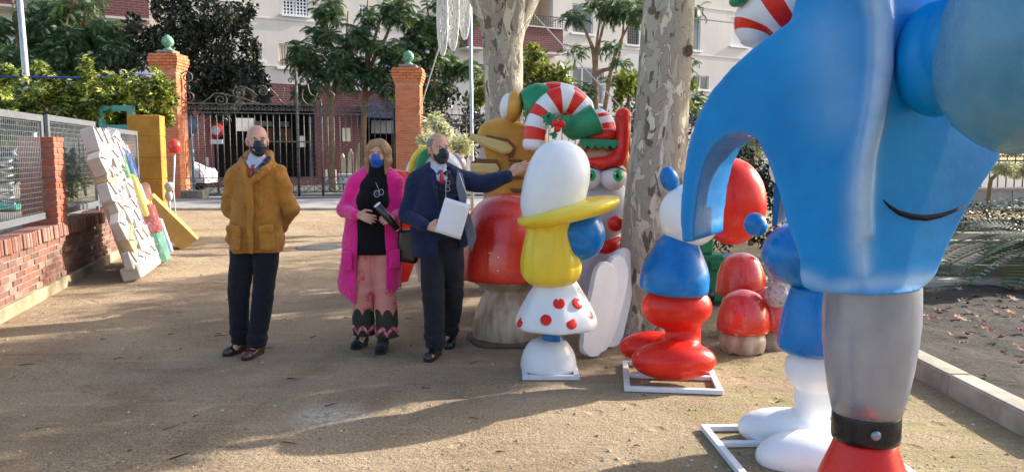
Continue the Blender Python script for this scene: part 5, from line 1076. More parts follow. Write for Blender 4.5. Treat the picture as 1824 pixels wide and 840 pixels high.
g = MB(); g.lathe([(.22, .15), (.275, .17), (.29, .24), (.27, .5), (.2, .75), (.02, .8)], 40, Matrix.Translation(c) @ Matrix.Rotation(-.2, 4, 'Z') @ Matrix.Rotation(PI/2+.12, 4, 'Y') @ Matrix.Translation((0, 0, -.26))); g.build('sleeve', ED, ele)
# leg, band, boot
t = NT('silver_paint', .30, metal=.4, coat=.2); f = t.noise(2.6, 4); t.col(t.ramp(f, [(.3, (.20, .22, .29)), (.7, (.36, .39, .48))])); t.bump(t.mix(.5, t.noise(20, 3), t.noise(90, 3)), .3, .006); P_silver = t.m
lx, ly = 1.355-E0.x, 2.92-E0.y
def Lr(prof, nm, m, n=44, M=None): g = MB(); g.lathe(prof, n, Matrix.Translation((lx, ly, 0)) @ (M or Matrix()), True); return g.build(nm, m, ele)
Lr([(.10, .575), (.125, .585), (.142, .66), (.158, .76), (.169, .86), (.174, .94), (.172, 1.02), (.168, 1.10), (.16, 1.16)], 'leg', P_silver)
Lr([(.11, .475), (.122, .48), (.125, .50), (.124, .575), (.120, .59), (.10, .592)], 'ankle_band', P_black)
g = MB(); p = Vector((lx, ly, 0)); g.lathe([(.10, .10), (.19, .2), (.165, .33), (.13, .42), (.108, .482)], 40, Matrix.Translation(p)); g.ball(p+Vector((-.03, -.02, .14)), (.22, .26, .15), None, 32); g.ball(p+Vector((-.12, -.22, .14)), (.17, .24, .14), Matrix.Rotation(0, 4, 'Z'), 32); q = g.build('boot', P_red, ele); remesh(q, .012, 6)
for v_ in q.data.vertices: v_.co.z = max(v_.co.z, .005)
Lr([(.008, 0), (.02, .004), (.016, .010), (.002, .012)], 'rivet', P_silver, 16, Matrix.Translation((-.02, -.124, .535)) @ Matrix.Rotation(PI/2, 4, 'X'))
# striped hat on the head
def pe(L): return [at(x, y, Y_)-E0 for x, y, Y_ in L]
bands('striped_hat', pe([(1338, 72, 3.35), (1352, 40, 3.35), (1395, 5, 3.3), (1450, -25, 3.25), (1520, -60, 3.2), (1560, -80, 3.15)]), [.055, .11, .15, .16, .17, .15], [1, 0, 1], 12, ele, [P_red, P_white], 36, 8)
g = MB(); g.tube(pe([(1420, 12, 3.22), (1470, -8, 3.2), (1540, -38, 3.15)]), [.06, .11, .12], 20); q = g.build('hat_brim', P_green, ele)
g = MB(); g.ball(pe([(1322, -8, 3.3)])[0], (.06, .06, .035), Matrix.Rotation(-.7, 4, 'Y')); g.build('hat_leaf', P_green, ele)

# ================================================================== PROPS LEANING ON THE BRICK WALL
M_foam = basic('white_board', (.50, .47, .43), .7, .1, 5, .2); M_edge = basic('tan_foam_edge', (.50, .38, .22), .8, .2, 6, .3); M_line = basic('grey_ink', (.25, .22, .28), .8, .1)
pr = empty('letter_block_prop', wallpt(1.95, -.72, .01), WA, 'tall relief of white sealed envelopes and parcels leaning against the low brick wall', 'prop')
LM = Matrix.Rotation(-.27, 4, 'X')
g = MB(); g.box(LM @ Vector((.72, .08, .85)), (.85, .05, 1.5), M=LM.to_3x3().to_4x4()); g.box(LM @ Vector((.70, 0, .1)), (1.35, .22, .18), M=LM.to_3x3().to_4x4(), bev=.02); g.build('backing_board', M_foam, pr)
rg = random.Random(4)
for i in range(8):
    for j in range(4):
        cx = .20+j*.33+(.10 if i % 2 else -.02)+rg.uniform(-.04, .04); cz = .25+i*.215+rg.uniform(-.03, .03); ang = rg.choice([-.5, -.25, 0, .2, .55, -.7]); W_, H_ = rg.uniform(.30, .42), rg.uniform(.22, .30); th = rg.uniform(.10, .17)
        T = LM @ Matrix.Translation((cx, -.02-th/2+.05, cz)) @ Matrix.Rotation(ang, 4, 'Y'); T3 = T.to_3x3().to_4x4(); c = T.translation
        g = MB(); g.box(c, (W_, th, H_), M=T3, bev=.012); fl = [T @ Vector(v_) for v_ in ((-W_/2+.01, -th/2-.012, H_/2-.01), (W_/2-.01, -th/2-.012, H_/2-.01), (0, -th/2-.016, -.02), (-W_/2+.01, -th/2+.004, H_/2-.01), (W_/2-.01, -th/2+.004, H_/2-.01), (0, -th/2+.004, -.03))]
        g.poly([tuple(v_) for v_ in fl], [(0, 1, 2), (0, 2, 5, 3), (2, 1, 4, 5), (0, 3, 4, 1)])
        q = g.build('letter', M_edge if (i, j) in ((1, 0), (5, 0)) else M_foam, pr)
        g = MB(); zt_ = H_/2-.012
        g.tube([T @ Vector((-W_/2+.01, -th/2-.017, zt_)), T @ Vector((0, -th/2-.020, -.022)), T @ Vector((W_/2-.01, -th/2-.017, zt_))], .0055, 4); g.build('flap_line', M_line, q)
        if (i+j) % 4 == 1:
            g = MB(); 
            for a_, b_ in (((-.10, -.07), (.10, -.07)), ((-.10, .05), (.10, .05)), ((-.1, -.07), (-.1, .05)), ((.1, -.07), (.1, .05))): g.tube([T @ Vector((a_[0], -th/2-.018, a_[1])), T @ Vector((b_[0], -th/2-.018, b_[1]))], .0045, 4)
            g.build('ink_outline', M_line, q)
cp = empty('wrapped_colour_boards', wallpt(3.25, -.86, .01), WA, 'brightly coloured painted boards in clear plastic wrap, leaning beside the white envelope relief', 'prop')
def wrapcol(n, c): 
    t = NT(n, .15, spec=.7, coat=.5); t.col(t.mix(t.ramp(t.noise(9, 5, .7, dist=1.4), [(.52, 0), (.66, .65)]), c, (.60, .62, .64))); t.bump(t.noise(7, 3, .5, dist=1.2), .5, .02); return t.m
WC = dict(g=wrapcol('wrapped_green', (.14, .34, .12)), t=wrapcol('wrapped_teal', (.10, .32, .24)), b=wrapcol('wrapped_blue', (.08, .16, .38)), y=wrapcol('wrapped_yellow', (.55, .46, .12)), r=wrapcol('wrapped_red', (.50, .09, .10)), w=wrapcol('wrapped_white', (.55, .65, .72)), s=wrapcol('wrapped_skin', (.62, .28, .20)))
cp.location = wallpt(3.15, -.74, .01); cp.scale = (.66, .9, .97); LM2 = Matrix.Rotation(-.30, 4, 'X')
for (x, z, w_, h_, d_, k_, a_) in ((.05, 1.5, .25, .45, .12, 'g', .2), (.42, 1.45, .40, .42, .16, 'b', .15), (.72, 1.62, .14, .34, .14, 's', .15), (.22, 1.02, .26, .62, .16, 'y', .12), (.62, 1.0, .34, .42, .12, 'w', 0), (.90, 1.05, .16, .26, .2, 's', .2), (.45, .66, .38, .42, .22, 'r', .1), (.92, .75, .30, .62, .14, 'y', .12), (.72, .62, .3, .3, .10, 't', 0), (.50, .26, .40, .52, .16, 't', .05), (.86, .30, .32, .58, .14, 'g', .05), (1.18, .34, .26, .56, .12, 'b', .05), (1.34, .34, .1, .56, .16, 'w', .05), (.5, 1.72, .3, .14, .14, 'w', .5)):
    T = LM2 @ Matrix.Translation((x, -.02-d_/2, z)) @ Matrix.Rotation(a_, 4, 'Y'); g = MB(); g.box(T.translation, (w_, d_, h_), M=T.to_3x3().to_4x4(), bev=.02, seg=2); g.build('painted_board', WC[k_], cp)
b = at(300, 440, 13.0); yb = empty('yellow_box', (b.x, 13.0, 0), 0, 'long mustard yellow box tipped on edge against the end of the brick wall', 'box')
g = MB(); g.box((0, 0, .42), (1.02, .45, .36), M=Matrix.Rotation(.85, 4, 'Y') @ Matrix.Rotation(.0, 4, 'Z'), bev=.01, rz=.35); g.build('carton', basic('box_ochre', (.52, .32, .09), .75, .12, 4, .3), yb)
for v_ in yb.children[0].data.vertices: v_.co.z = max(v_.co.z, .004)
b = at(302, 260, 14.0); mu = empty('toy_mushroom', (b.x, 14.2, 0), 0, 'small red and white mushroom decoration on a thin stick beside the yellow pillar', 'decoration')
z0 = at(301, 272, 14.2).z
g = MB(); g.lathe([(.03, z0-.02), (.08, z0), (.12, z0+.10), (.10, z0+.19), (.02, z0+.25)], 24); g.build('cap', P_mush, mu); g = MB(); g.tube([(-.02, 0, 0), (-.05, 0, z0*.6), (0, 0, z0)], [.012, .012, .02], 8); g.build('stick', M_steel, mu)
g = MB(); g.ball((-.10, -.05, .98), (.09, .08, .09)); g.ball((-.12, -.05, .82), (.07, .06, .1)); g.tube([(-.12, -.05, .8), (-.11, 0, .0)], .025, 8); g.build('white_ball', M_foam, mu)
# ---- playground bits behind the fence
M_teal = basic('teal_paint', (.07, .32, .26), .5, .12, 4, .1)
b = at(78, 310, 12.5); o = empty('play_board', (b.x, 12.5, .7), .1, 'white playground panel on a post behind the wire fence', 'play panel')
g = MB(); g.b2((-.05, 0, .55), (.24, .04, 1.05), bev=.02); g.build('panel', M_wht, o); g = MB(); g.tube([(-.1, 0, 0), (-.1, 0, 1.2)], .03, 8); g.tube([(-.1, .02, .9), (-.3, .02, 1.0), (-.45, .02, .9), (-.3, .02, .7), (-.1, .02, .4)], .025, 8); g.build('post', M_steel, o)
b = at(10, 320, 12); o = empty('spring_rider', (b.x, 12, .7), 0, 'pale grey spring rider with a teal foot behind the fence at the left edge', 'spring rider')
sp_ = [(.10*math.cos(i*.8), .10*math.sin(i*.8), .1+i*.014) for i in range(50)]; g = MB(); g.tube(sp_, .02, 6); g.build('spring', M_galv, o)
g = MB(); g.box((0, 0, .06), (.5, .4, .08), bev=.02); g.tube([(0, 0, .8), (.5, 0, .88), (.8, 0, .7)], .02, 8); g.build('foot', M_teal, o)
b = at(210, 240, 14.6); o = empty('climbing_frame', (b.x, 14.6, .7), -.2, 'teal painted playground frame behind the fence left of the yellow pillar', 'play frame')
for x in (-.3, .3): g = MB(); g.b2((x-.05, -.05, 0), (x+.05, .05, 1.75)); g.build('post', M_teal, o)
for z in (1.0, 1.35, 1.7): g = MB(); g.b2((-.25, -.04, z-.05), (.25, .04, z+.05)); g.build('rail', M_teal, o)
# ================================================================== PEOPLE
t = NT('skin', .5, spec=.4); t.col(t.ramp(t.noise(14, 4), [(.3, (.50, .25, .17)), (.7, (.64, .37, .26))])); t.set('Subsurface Weight', .06); t.set('Subsurface Radius', (.02, .008, .004)); t.bump(t.noise(160, 3), .12, .002); M_skin = t.m
M_eye = basic('eye_white', (.62, .58, .55), .25, .03, 3, 0); M_iris = basic('eye_dark', (.035, .02, .015), .15, .02, 3, 0); M_browg = basic('brow_hair', (.10, .075, .06), .9, .1, 30, .3)
def V3(*a): return np.array(a, float)
class HF:   # head frame
    def __init__(s, c, yaw, pitch=0., roll=0., k=1.): s.c = V3(*c); s.M = np.array((Matrix.Rotation(yaw, 3, 'Z') @ Matrix.Rotation(roll, 3, 'Y') @ Matrix.Rotation(pitch, 3, 'X'))); s.e = tuple((Matrix.Rotation(yaw, 3, 'Z') @ Matrix.Rotation(roll, 3, 'Y') @ Matrix.Rotation(pitch, 3, 'X')).to_euler()); s.k = k
    def __call__(s, x, y, z): return s.c+s.M @ (V3(x, y, z)*s.k)
def head(S_, H, neck, female=False):
    k = H.k; E = lambda p, r, kk=.02, op='u': S_.ell(H(*p), V3(*r)*k, kk, op, H.e)
    E((0, .018, .028), (.076, .094, .088)); E((0, -.022, -.045), (.058, .066, .070), .035); E((0, -.052, -.088), (.030, .030, .024), .03)
    for sg in (-1, 1):
        E((sg*.036, -.062, -.028), (.026, .024, .022), .02); E((sg*.028, -.073, .026), (.026, .014, .010), .014); E((sg*.031, -.092, .005), (.018, .014, .0105), .010, 's')
        E((sg*.077, .006, -.010), (.009, .018, .031), .008); S_.cap(H(sg*.079, .012, .012), H(sg*.076, .002, -.038), .008, .006, k=.006)
    S_.cap(H(0, -.080, .012), H(0, -.106, -.030), .009*k, .0135*k, k=.012)
    for sg in (-1, 1): S_.cap(H(sg*.009, -.098, -.036), H(sg*.014, -.09, -.036), .008*k, k=.006)
    E((0, -.083, -.062), (.022, .010, .0065), .006); E((0, -.083, -.054), (.020, .010, .0055), .005)
    S_.cap(H(0, .01, -.06), neck, .052*k, .060*k, k=.03)
def face_bits(H, par, brow=None, bw=.003):
    for sg in (-1, 1):
        g = MB(); g.ball(H(sg*.031, -.072, .005), .0125*H.k, None, 14); q = g.build('eye', M_eye, par); 
        g = MB(); g.ball(H(sg*.031+.001, -.0805, .005), .0058*H.k, None, 10); g.build('iris', M_iris, q)
        g = MB(); g.tube([H(sg*.018, -.087, .022), H(sg*.031, -.088, .026), H(sg*.047, -.076, .021)], [bw*.7, bw, bw*.6], 6); g.build('eyebrow', brow or M_browg, par)
        g = MB(); g.tube([H(sg*.018, -.0815, .009), H(sg*.030, -.0850, .0135), H(sg*.044, -.0765, .009)], [.002, .0032, .002], 5); g.build('eyelid', M_skin, par)
def mask(H, par, m, nm='face_mask', h=.005):
    c = H.c; S_ = SDF(c-.15, c+.15, h); k = H.k
    S_.ell(H(0, -.028, -.048), V3(.064, .074, .070)*k, .01, 'u', H.e); S_.ell(H(0, -.080, -.035), V3(.026, .036, .038)*k, .03, 'u', H.e); S_.ell(H(0, -.096, -.032), V3(.021, .034, .032)*k, .02, 'u', H.e); S_.ell(H(0, -.060, -.09), V3(.034, .036, .028)*k, .02, 'u', H.e)
    Mi = H.M.T
    def f(X, Y, Z):
        q = [Mi[i][0]*(X-c[0])+Mi[i][1]*(Y-c[1])+Mi[i][2]*(Z-c[2]) for i in range(3)]
        return np.maximum(np.maximum(q[2]+.012-.45*np.maximum(0, -.06-q[1]), -.118-q[2]), q[1]+.028+.25*np.abs(q[2]+.05))
    S_.cut(f); S_.warp(lambda X, Y, Z: .0012*np.sin(Z*260)); o = S_.build(nm, m, par)
    g = MB()
    for sg in (-1, 1):
        for z0, z1 in ((-.022, .008), (-.085, -.028)): g.tube([H(sg*.060, -.036, z0), H(sg*.074, -.010, (z0+z1)/2), H(sg*.082, .012, z1)], .0016, 5)
    g.build('ear_loop', m, o); return o
def hand(S_, w, d, nrm, thumb, curl=.3, k=1., spread=.05):
    w = V3(*w); d = V3(*d); d /= np.linalg.norm(d); nrm = V3(*nrm); nrm -= d*(nrm @ d); nrm /= np.linalg.norm(nrm); lat = np.cross(d, nrm)*thumb   # lat points to the thumb side
    L = (.074, .082, .076, .058); off = (.030, .010, -.010, -.029)
    for i in range(4):
        b = w+d*.012*k+lat*off[i]*.6*k; kn = w+d*(.092-abs(i-1.2)*.005)*k+lat*off[i]*k-nrm*.002
        S_.cap(b, kn, .014*k, .0125*k, k=.010)
        a = curl*.7; p = kn; dd = d+lat*spread*(1.5-i)
        for j, (fr, rr) in enumerate(((.45, .0092), (.30, .0084), (.25, .0078))):
            dd2 = dd*math.cos(a)+nrm*math.sin(a); dd2 /= np.linalg.norm(dd2); q = p+dd2*L[i]*fr*k; S_.cap(p, q, (rr+.0008)*k, rr*k, k=.004); p = q; a += curl*(1.1 if j == 0 else .8)
    b = w+d*.02*k+lat*.024*k; m1 = b+(d*.55+lat*.75+nrm*.25)*.045*k; m2 = m1+(d*.85+lat*.30+nrm*.35)*.034*k; m3 = m2+(d*.95+lat*.05+nrm*.35)*.026*k
    S_.cap(b, m1, .017*k, .0125*k, k=.012); S_.cap(m1, m2, .0115*k, .010*k, k=.006); S_.cap(m2, m3, .010*k, .008*k, k=.004)
def shoe(par, heel, toe, m, ank=None, h=.006, r=1., name='shoe', laces=True, shaft=None):
    heel, toe = V3(*heel), V3(*toe); lo = np.minimum(heel, toe)-.10; hi = np.maximum(heel, toe)+.12; lo[2] = -.01
    if shaft is not None: hi = np.maximum(hi, V3(*shaft)+.08)
    S_ = SDF(lo, hi, h); d = toe-heel; d[2] = 0; d /= np.linalg.norm(d); s_ = V3(-d[1], d[0], 0)
    S_.chain([heel+V3(0, 0, .035), heel*.5+toe*.5+V3(0, 0, .034), toe-d*.02+V3(0, 0, .028)], [.034*r, .036*r, .042*r], k=.03); S_.cap(toe-d*.03+V3(0, 0, .025), toe+V3(0, 0, .022), .040*r, .028*r, k=.03, flat=(1, 1, .75))
    S_.cap(heel+V3(0, 0, .05), heel*.6+toe*.4+V3(0, 0, .065), .036*r, .030*r, k=.03)
    if shaft is not None: S_.cap(heel*.8+toe*.2+V3(0, 0, .06), shaft, .042*r, .045*r, k=.03)
    S_.cut(lambda X, Y, Z: (.003-Z)+0*X*Y); o = S_.build(name, m, par)
    S2 = SDF(lo, hi, h); S2.chain([heel+V3(0, 0, .012), heel*.5+toe*.5+V3(0, 0, .012), toe-d*.01+V3(0, 0, .012)], [.039*r, .036*r, .044*r], k=.02); S2.cut(lambda X, Y, Z: np.maximum(.001-Z, Z-.016)+0*X*Y); S2.build('sole', MATS['sole_black'], o)
    if laces:
        g = MB()
        for i in range(4): c = heel*(.62-i*.09)+toe*(.38+i*.09)+V3(0, 0, .098-i*.011); g.tube([c-s_*.018, c+V3(0, 0, .004), c+s_*.018], .0028, 5)
        g.build('laces', MATS['lace'], o)
    return o
basic('sole_black', (.02, .018, .016), .7, .1, 9, .1); basic('lace', (.03, .015, .015), .7, .1, 9, .1)
def tubes(nm, m, par, *T):
    g = MB(); [g.tube(p, r, 6) for p, r in T]; return g.build(nm, m, par)
# ------------------------------------------------------------------ man in the mustard parka
p = at(447, 420, 6.1); P1 = empty('person', (p.x, 6.1, 0), 0, 'bald man in mustard parka, red tie and dark face mask, hands behind his back', 'person', 'people walking on the path')
H = HF((.082, -.02, 1.665), .42, .04, 0, 1.0)
b = SDF((-.36, -.40, .02), (.50, .34, 1.84), .006)
head(b, H, V3(.06, .02, 1.46))
b.chain([(.05, .02, .92), (.055, .02, 1.15), (.06, .02, 1.38)], [.13, .12, .13], k=.05, flat=(1, .7, 1)); b.cap((-.09, .02, 1.39), (.21, .02, 1.39), .05, k=.05)
for sg, el, wr in ((-1, (-.17, .04, 1.13), (-.03, .20, .97)), (1, (.30, .04, 1.13), (.14, .20, .97))):
    b.chain([(.06+sg*.16, .01, 1.38), el, wr], [.05, .04, .028], k=.03); hand(b, wr, (-sg, .15, -.3), (0, -1, 0), sg, .35)
for hp, kn, an in (((-.04, 0, .90), (-.105, -.02, .46), (-.115, .02, .10)), ((.12, 0, .90), (.095, -.04, .46), (.04, -.08, .09))):
    b.chain([hp, kn, an], [.085, .055, .04], k=.03); b.cap(an, V3(*an)+V3(-.02, -.08, -.05), .035, .025, k=.02)
b.build('body', M_skin, P1); face_bits(H, P1)
t = NT('navy_mask', .7); f = t.noise(20, 3); t.col(t.ramp(f, [(.3, (.012, .016, .032)), (.7, (.022, .028, .05))])); M_navym = t.m
mk = mask(H, P1, M_navym)
tubes('mask_print', M_wht, mk, ([H(-.052, -.083, -.036), H(-.044, -.092, -.038)], .0022), ([H(-.050, -.090, -.060), H(-.030, -.104, -.070)], .0010), ([H(-.046, -.093, -.066), H(-.030, -.104, -.075)], .0010))
M_coat = fabric('mustard_cotton', (.46, .195, .03), .8, .10, 420, .15, .55)
s = SDF((-.34, -.34, .74), (.46, .38, 1.64), .0065)
s.chain([(.035, 0, .90), (.045, 0, 1.12), (.058, 0, 1.34)], [.222, .184, .178], k=.04, flat=(1, .64, 1))
s.chain([(-.11, .015, 1.405), (-.02, .02, 1.455), (.14, .02, 1.455), (.225, .015, 1.405)], [.068, .066, .066, .068], k=.05)
for sg, el, wr in ((-1, (-.172, .03, 1.13), (-.06, .19, .985)), (1, (.308, .03, 1.13), (.18, .19, .985))): s.chain([(.058+sg*.172, .01, 1.39), el, wr], [.074, .062, .052], k=.014)
s.chain([(-.040, -.01, 1.505), (-.02, .07, 1.555), (.06, .10, 1.565), (.14, .07, 1.555), (.175, -.01, 1.505)], [.038, .038, .040, .038, .038], k=.02)
s.chain([(-.040, -.02, 1.52), (-.024, -.10, 1.455), (.035, -.150, 1.355)], [.034, .032, .014], k=.012); s.chain([(.18, -.02, 1.50), (.165, -.105, 1.45), (.10, -.15, 1.38), (.045, -.158, 1.32)], [.034, .036, .028, .014], k=.012)
s.cap((.050, -.24, 1.37), (.062, -.13, 1.60), .010, .075, k=.012, op='s'); s.cap((.066, -.02, 1.42), (.066, -.02, 1.7), .055, .075, k=.012, op='s')
for x, y in ((-.080, -.152), (.165, -.149)): s.box((x, y, .925), (.052, .010, .085), .008, .018, rot=(0, 0, -.35 if x < 0 else .45)); s.box((x, y-.009, 1.0), (.054, .008, .024), .005, .004, rot=(0, 0, -.35 if x < 0 else .45))
s.box((.048, -.152, 1.08), (.026, .014, .30), .005, .004); s.box((-.06, -.138, 1.24), (.006, .010, .085), .004, .004, rot=(0, 0, -.3)); s.box((.135, -.142, 1.24), (.006, .010, .085), .004, .004, rot=(0, 0, .3))
def folds1(X, Y, Z):
    arm = np.clip((np.abs(X-.06)-.17)/.03, 0, 1); a = (.007*np.sin(34*Z+14*X*np.sign(X-.06)+2*np.sin(9*Z))+.003*np.sin(71*Z-20*X))*arm
    tor = (1-arm); w_ = .006*np.sin(26*X+7*Z+1.5*np.sin(11*Z))+.003*np.sin(47*X-15*Z+2*np.sin(9*Z))+.0030*np.sin(30*Z-18*np.abs(X-.05)+3)*np.exp(-((Z-1.06)/.10)**2)+.004*np.sin(17*X+3*np.sin(8*Z))*np.clip((1.05-Z)/.25, 0, 1)
    return a+w_*tor
s.warp(folds1); s.cut(lambda X, Y, Z: (.80+.008*np.sin(9*X+1)+.02*np.maximum(0, X-.1))-Z+0*Y); s.build('parka', M_coat, P1)
M_shirt = fabric('pale_blue_shirt', (.50, .53, .66), .7, .04, 500, .05, .2)
s = SDF((-.12, -.25, 1.2), (.24, .12, 1.60), .006); s.chain([(.06, .0, 1.3), (.06, .0, 1.38)], [.12, .145], k=.03, flat=(1, .72, 1)); s.cap((.066, .0, 1.44), (.07, -.005, 1.525), .074, .068, k=.03)
for sg in (-1, 1): s.cap((.072+sg*.05, -.075, 1.505), (.068+sg*.012, -.115, 1.455), .014, .008, k=.004)
s.build('shirt', M_shirt, P1)
t = NT('striped_tie', .55); w_ = t.n('ShaderNodeTexWave', {'Vector': t.n('ShaderNodeMapping', {'Vector': t.pos(), 'Rotation': (0, .8, 0)}).outputs[0], 'Scale': 14.}, bands_direction='X'); t.col(t.ramp(w_.outputs[1], [(.0, (.42, .02, .04)), (.55, (.36, .02, .04)), (.62, (.60, .55, .58)), (.72, (.03, .03, .12)), (.85, (.42, .02, .04))])); M_tie = t.m
tie = MB(); tie.tube([(.068, -.098, 1.475), (.067, -.125, 1.45)], [.020, .014], 8, flat=.6); tie.tube([(.067, -.118, 1.452), (.064, -.130, 1.41), (.058, -.135, 1.35)], [.012, .020, .024], 8, flat=.35); tie.build('tie', M_tie, P1)
s = SDF((.05, -.24, 1.28), (.24, .08, 1.60), .005); s.chain([(.165, -.03, 1.53), (.150, -.105, 1.475), (.085, -.135, 1.385)], [.020, .022, .012], k=.008); s.build('hood_lining', fabric('navy_lining', (.018, .022, .06)), P1)
s = SDF((-.06, -.2, 1.40), (.0, .06, 1.60), .005); s.chain([(-.030, -.03, 1.525), (-.018, -.095, 1.46)], [.018, .014], k=.008); s.build('hood_lining', MATS['navy_lining'], P1)
for (x, z) in ((.118, 1.425), (.150, 1.445), (-.030, 1.455)): g = MB(); g.ball((x, -.178 if x > 0 else -.128, z), .0085, None, 10); g.build('snap_button', MATS['brass'] if 'brass' in MATS else basic('brass', (.20, .13, .06), .35, .1, 9, 0, metal=.8), P1)
M_navy_tr = fabric('charcoal_trouser', (.010, .011, .018), .85, .12, 420, .08, .5)
def trousers(par, L, m, hip, warpk=1., nm='trousers', cutz=.07, lo=(-.3, -.3, .0), hi=(.36, .35, 1.1)):
    s = SDF(lo, hi, .007); s.cap(*hip, k=.04, flat=(1, .8, 1))
    for pts, rad in L: s.chain(pts, rad, k=.012)
    s.warp(lambda X, Y, Z: warpk*(.003*np.sin(24*Z+11*X+2*np.sin(7*Z))+.006*np.sin(75*Z+9*X)*np.exp(-((Z-.15)/.07)**2)+.004*np.sin(50*Z-20*X)*np.exp(-((Z-.5)/.06)**2)))
    s.cut(lambda X, Y, Z: cutz-Z+.0*X*Y); return s.build(nm, m, par)
trousers(P1, [([(-.055, 0, .86), (-.105, -.03, .47), (-.112, .0, .11)], [.106, .080, .074]), ([(.120, 0, .86), (.095, -.04, .47), (.042, -.085, .09)], [.106, .080, .075])], M_navy_tr, ((-.03, 0, .93), (.11, 0, .93), .115))
M_ox = basic('oxblood_leather', (.060, .014, .012), .3, .25, 9, .3, coat=.5)
shoe(P1, (-.112, .05, 0), (-.185, -.10, 0), M_ox); shoe(P1, (.045, -.02, 0), (.005, -.22, 0), M_ox)
# ------------------------------------------------------------------ woman in the pink cardigan
p = at(665, 420, 6.3); P2 = empty('person', (p.x, 6.3, 0), 0, 'blonde woman in long fuchsia cardigan and blue mask, holding a rolled paper', 'person', 'people walking on the path')
H = HF((.056, -.03, 1.565), -.10, .06, .05, .95)
b = SDF((-.34, -.38, .02), (.36, .3, 1.74), .006); head(b, H, V3(.045, .01, 1.40))
b.chain([(.0, .02, .85), (.0, .02, 1.05), (.03, .02, 1.30)], [.12, .10, .12], k=.05, flat=(1, .7, 1)); b.cap((-.10, .02, 1.33), (.16, .02, 1.33), .042, k=.05)
b.chain([(-.14, .01, 1.32), (-.225, -.02, 1.11), (-.085, -.21, 1.095)], [.042, .036, .024], k=.03); hand(b, (-.078, -.215, 1.095), (1, -.15, -.32), (.1, 1, -.2), 1, .22, .88, .08)
b.chain([(.19, .01, 1.31), (.215, .0, 1.08), (.19, -.17, 1.055)], [.042, .036, .024], k=.03); hand(b, (.195, -.175, 1.055), (-.55, -.75, .05), (-.5, .3, -.2), -1, .75, .88)
for hp, kn, an in (((-.04, 0, .86), (-.07, -.02, .45), (-.10, .02, .10)), ((.06, 0, .86), (.075, -.04, .45), (.085, -.10, .09))): b.chain([hp, kn, an], [.08, .05, .036], k=.03); b.cap(an, V3(*an)+V3(-.01, -.07, -.05), .03, .024, k=.02)
b.build('body', M_skin, P2); t = NT('blonde_hair', .45, spec=.4); f = t.noise(60, 4, .7, t.n('ShaderNodeMapping', {'Vector': t.pos(), 'Scale': (3, 3, .25)}).outputs[0]); t.col(t.ramp(f, [(.25, (.14, .065, .028)), (.5, (.36, .20, .09)), (.75, (.62, .42, .22))])); t.bump(f, .7, .01); M_blond = t.m
face_bits(H, P2, M_browg, .0022)
M_bmask = paint('blue_mask', (.015, .07, .40), (.03, .14, .55), .45, .2, 0); mask(H, P2, M_bmask)
s = SDF(H.c-.2, H.c+.18, .0055); s.ell(H(0, .022, .032), V3(.084, .102, .090), .02, 'u', H.e)
for sg in (-1, 1): s.chain([H(sg*.045, -.040, .085), H(sg*.074, -.035, .03), H(sg*.080, -.028, -.06), H(sg*.076, -.035, -.160)], [.026, .022, .023, .010], k=.03); s.chain([H(sg*.06, .05, .03), H(sg*.068, .04, -.06), H(sg*.068, .02, -.165)], [.036, .034, .014], k=.03)
s.chain([H(0, .09, .02), H(0, .085, -.08), H(0, .07, -.14)], [.05, .05, .02], k=.04); s.ell(H(.006, -.100, -.035), V3(.064, .085, .104), .012, 's', H.e); s.ell(H(.0, -.04, -.15), V3(.055, .09, .08), .015, 's', H.e)
Mi = H.M.T; hc = H.c
s.warp(lambda X, Y, Z: .0022*np.sin(150*np.arctan2(Y-hc[1], X-hc[0])/2.2+9*(Z-hc[2]))); s.build('hair', M_blond, P2)
M_pink = fabric('fuchsia_knit', (.86, .016, .27), .95, .10, 260, .45, .5)
s = SDF((-.36, -.34, .33), (.34, .28, 1.50), .007)
s.chain([(-.035, .03, .52), (-.01, .03, .85), (.0, .02, 1.08), (.025, .02, 1.29)], [.262, .232, .205, .178], k=.05, flat=(1, .64, 1)); s.chain([(-.13, .015, 1.345), (-.03, .03, 1.40), (.10, .03, 1.40), (.19, .015, 1.345)], [.060, .055, .055, .060], k=.05)
s.chain([(-.035, .03, .30), (-.01, .03, .85), (.0, .02, 1.08), (.025, .02, 1.27)], [.24, .208, .18, .15], k=.01, flat=(1, .60, 1), op='s')
def opn(X, Y, Z):
    cx = .0+.045*np.clip((Z-1.1)/.3, 0, 1)-.01*np.clip((.8-Z)/.4, 0, 1); w_ = .108+.018*np.clip((.9-Z)/.5, 0, 1)-.030*np.clip((Z-1.25)/.15, 0, 1); return -np.maximum(np.abs(X-cx)-w_, Y+.03)
s.cut(opn)
s.chain([(-.135, .01, 1.335), (-.228, -.02, 1.115), (-.105, -.195, 1.095)], [.064, .057, .044], k=.02); s.chain([(.185, .01, 1.33), (.213, .0, 1.09), (.192, -.15, 1.06)], [.062, .055, .044], k=.02)
s.box((-.190, -.128, .72), (.055, .010, .075), .008, .02, rot=(0, 0, -.6)); s.box((.185, -.128, .74), (.045, .010, .07), .008, .02, rot=(0, 0, .65))
s.warp(lambda X, Y, Z: .0045*np.sin(30*X+3*np.sin(5*Z))*np.clip((1.05-Z)/.3, 0, 1)+.0035*np.sin(34*Z+12*X)*np.clip((np.abs(X)-.15)/.04, 0, 1)*np.clip((Z-1.0)/.05, 0, 1)+.0012*np.sin(300*Z))
s.cut(lambda X, Y, Z: (.365+.06*np.clip(X*3, 0, 1)+.008*np.sin(20*X))-Z+0*Y); s.build('cardigan', M_pink, P2)
M_blackk = fabric('black_knit', (.005, .005, .008), .95, .1, 300, .08, .35)
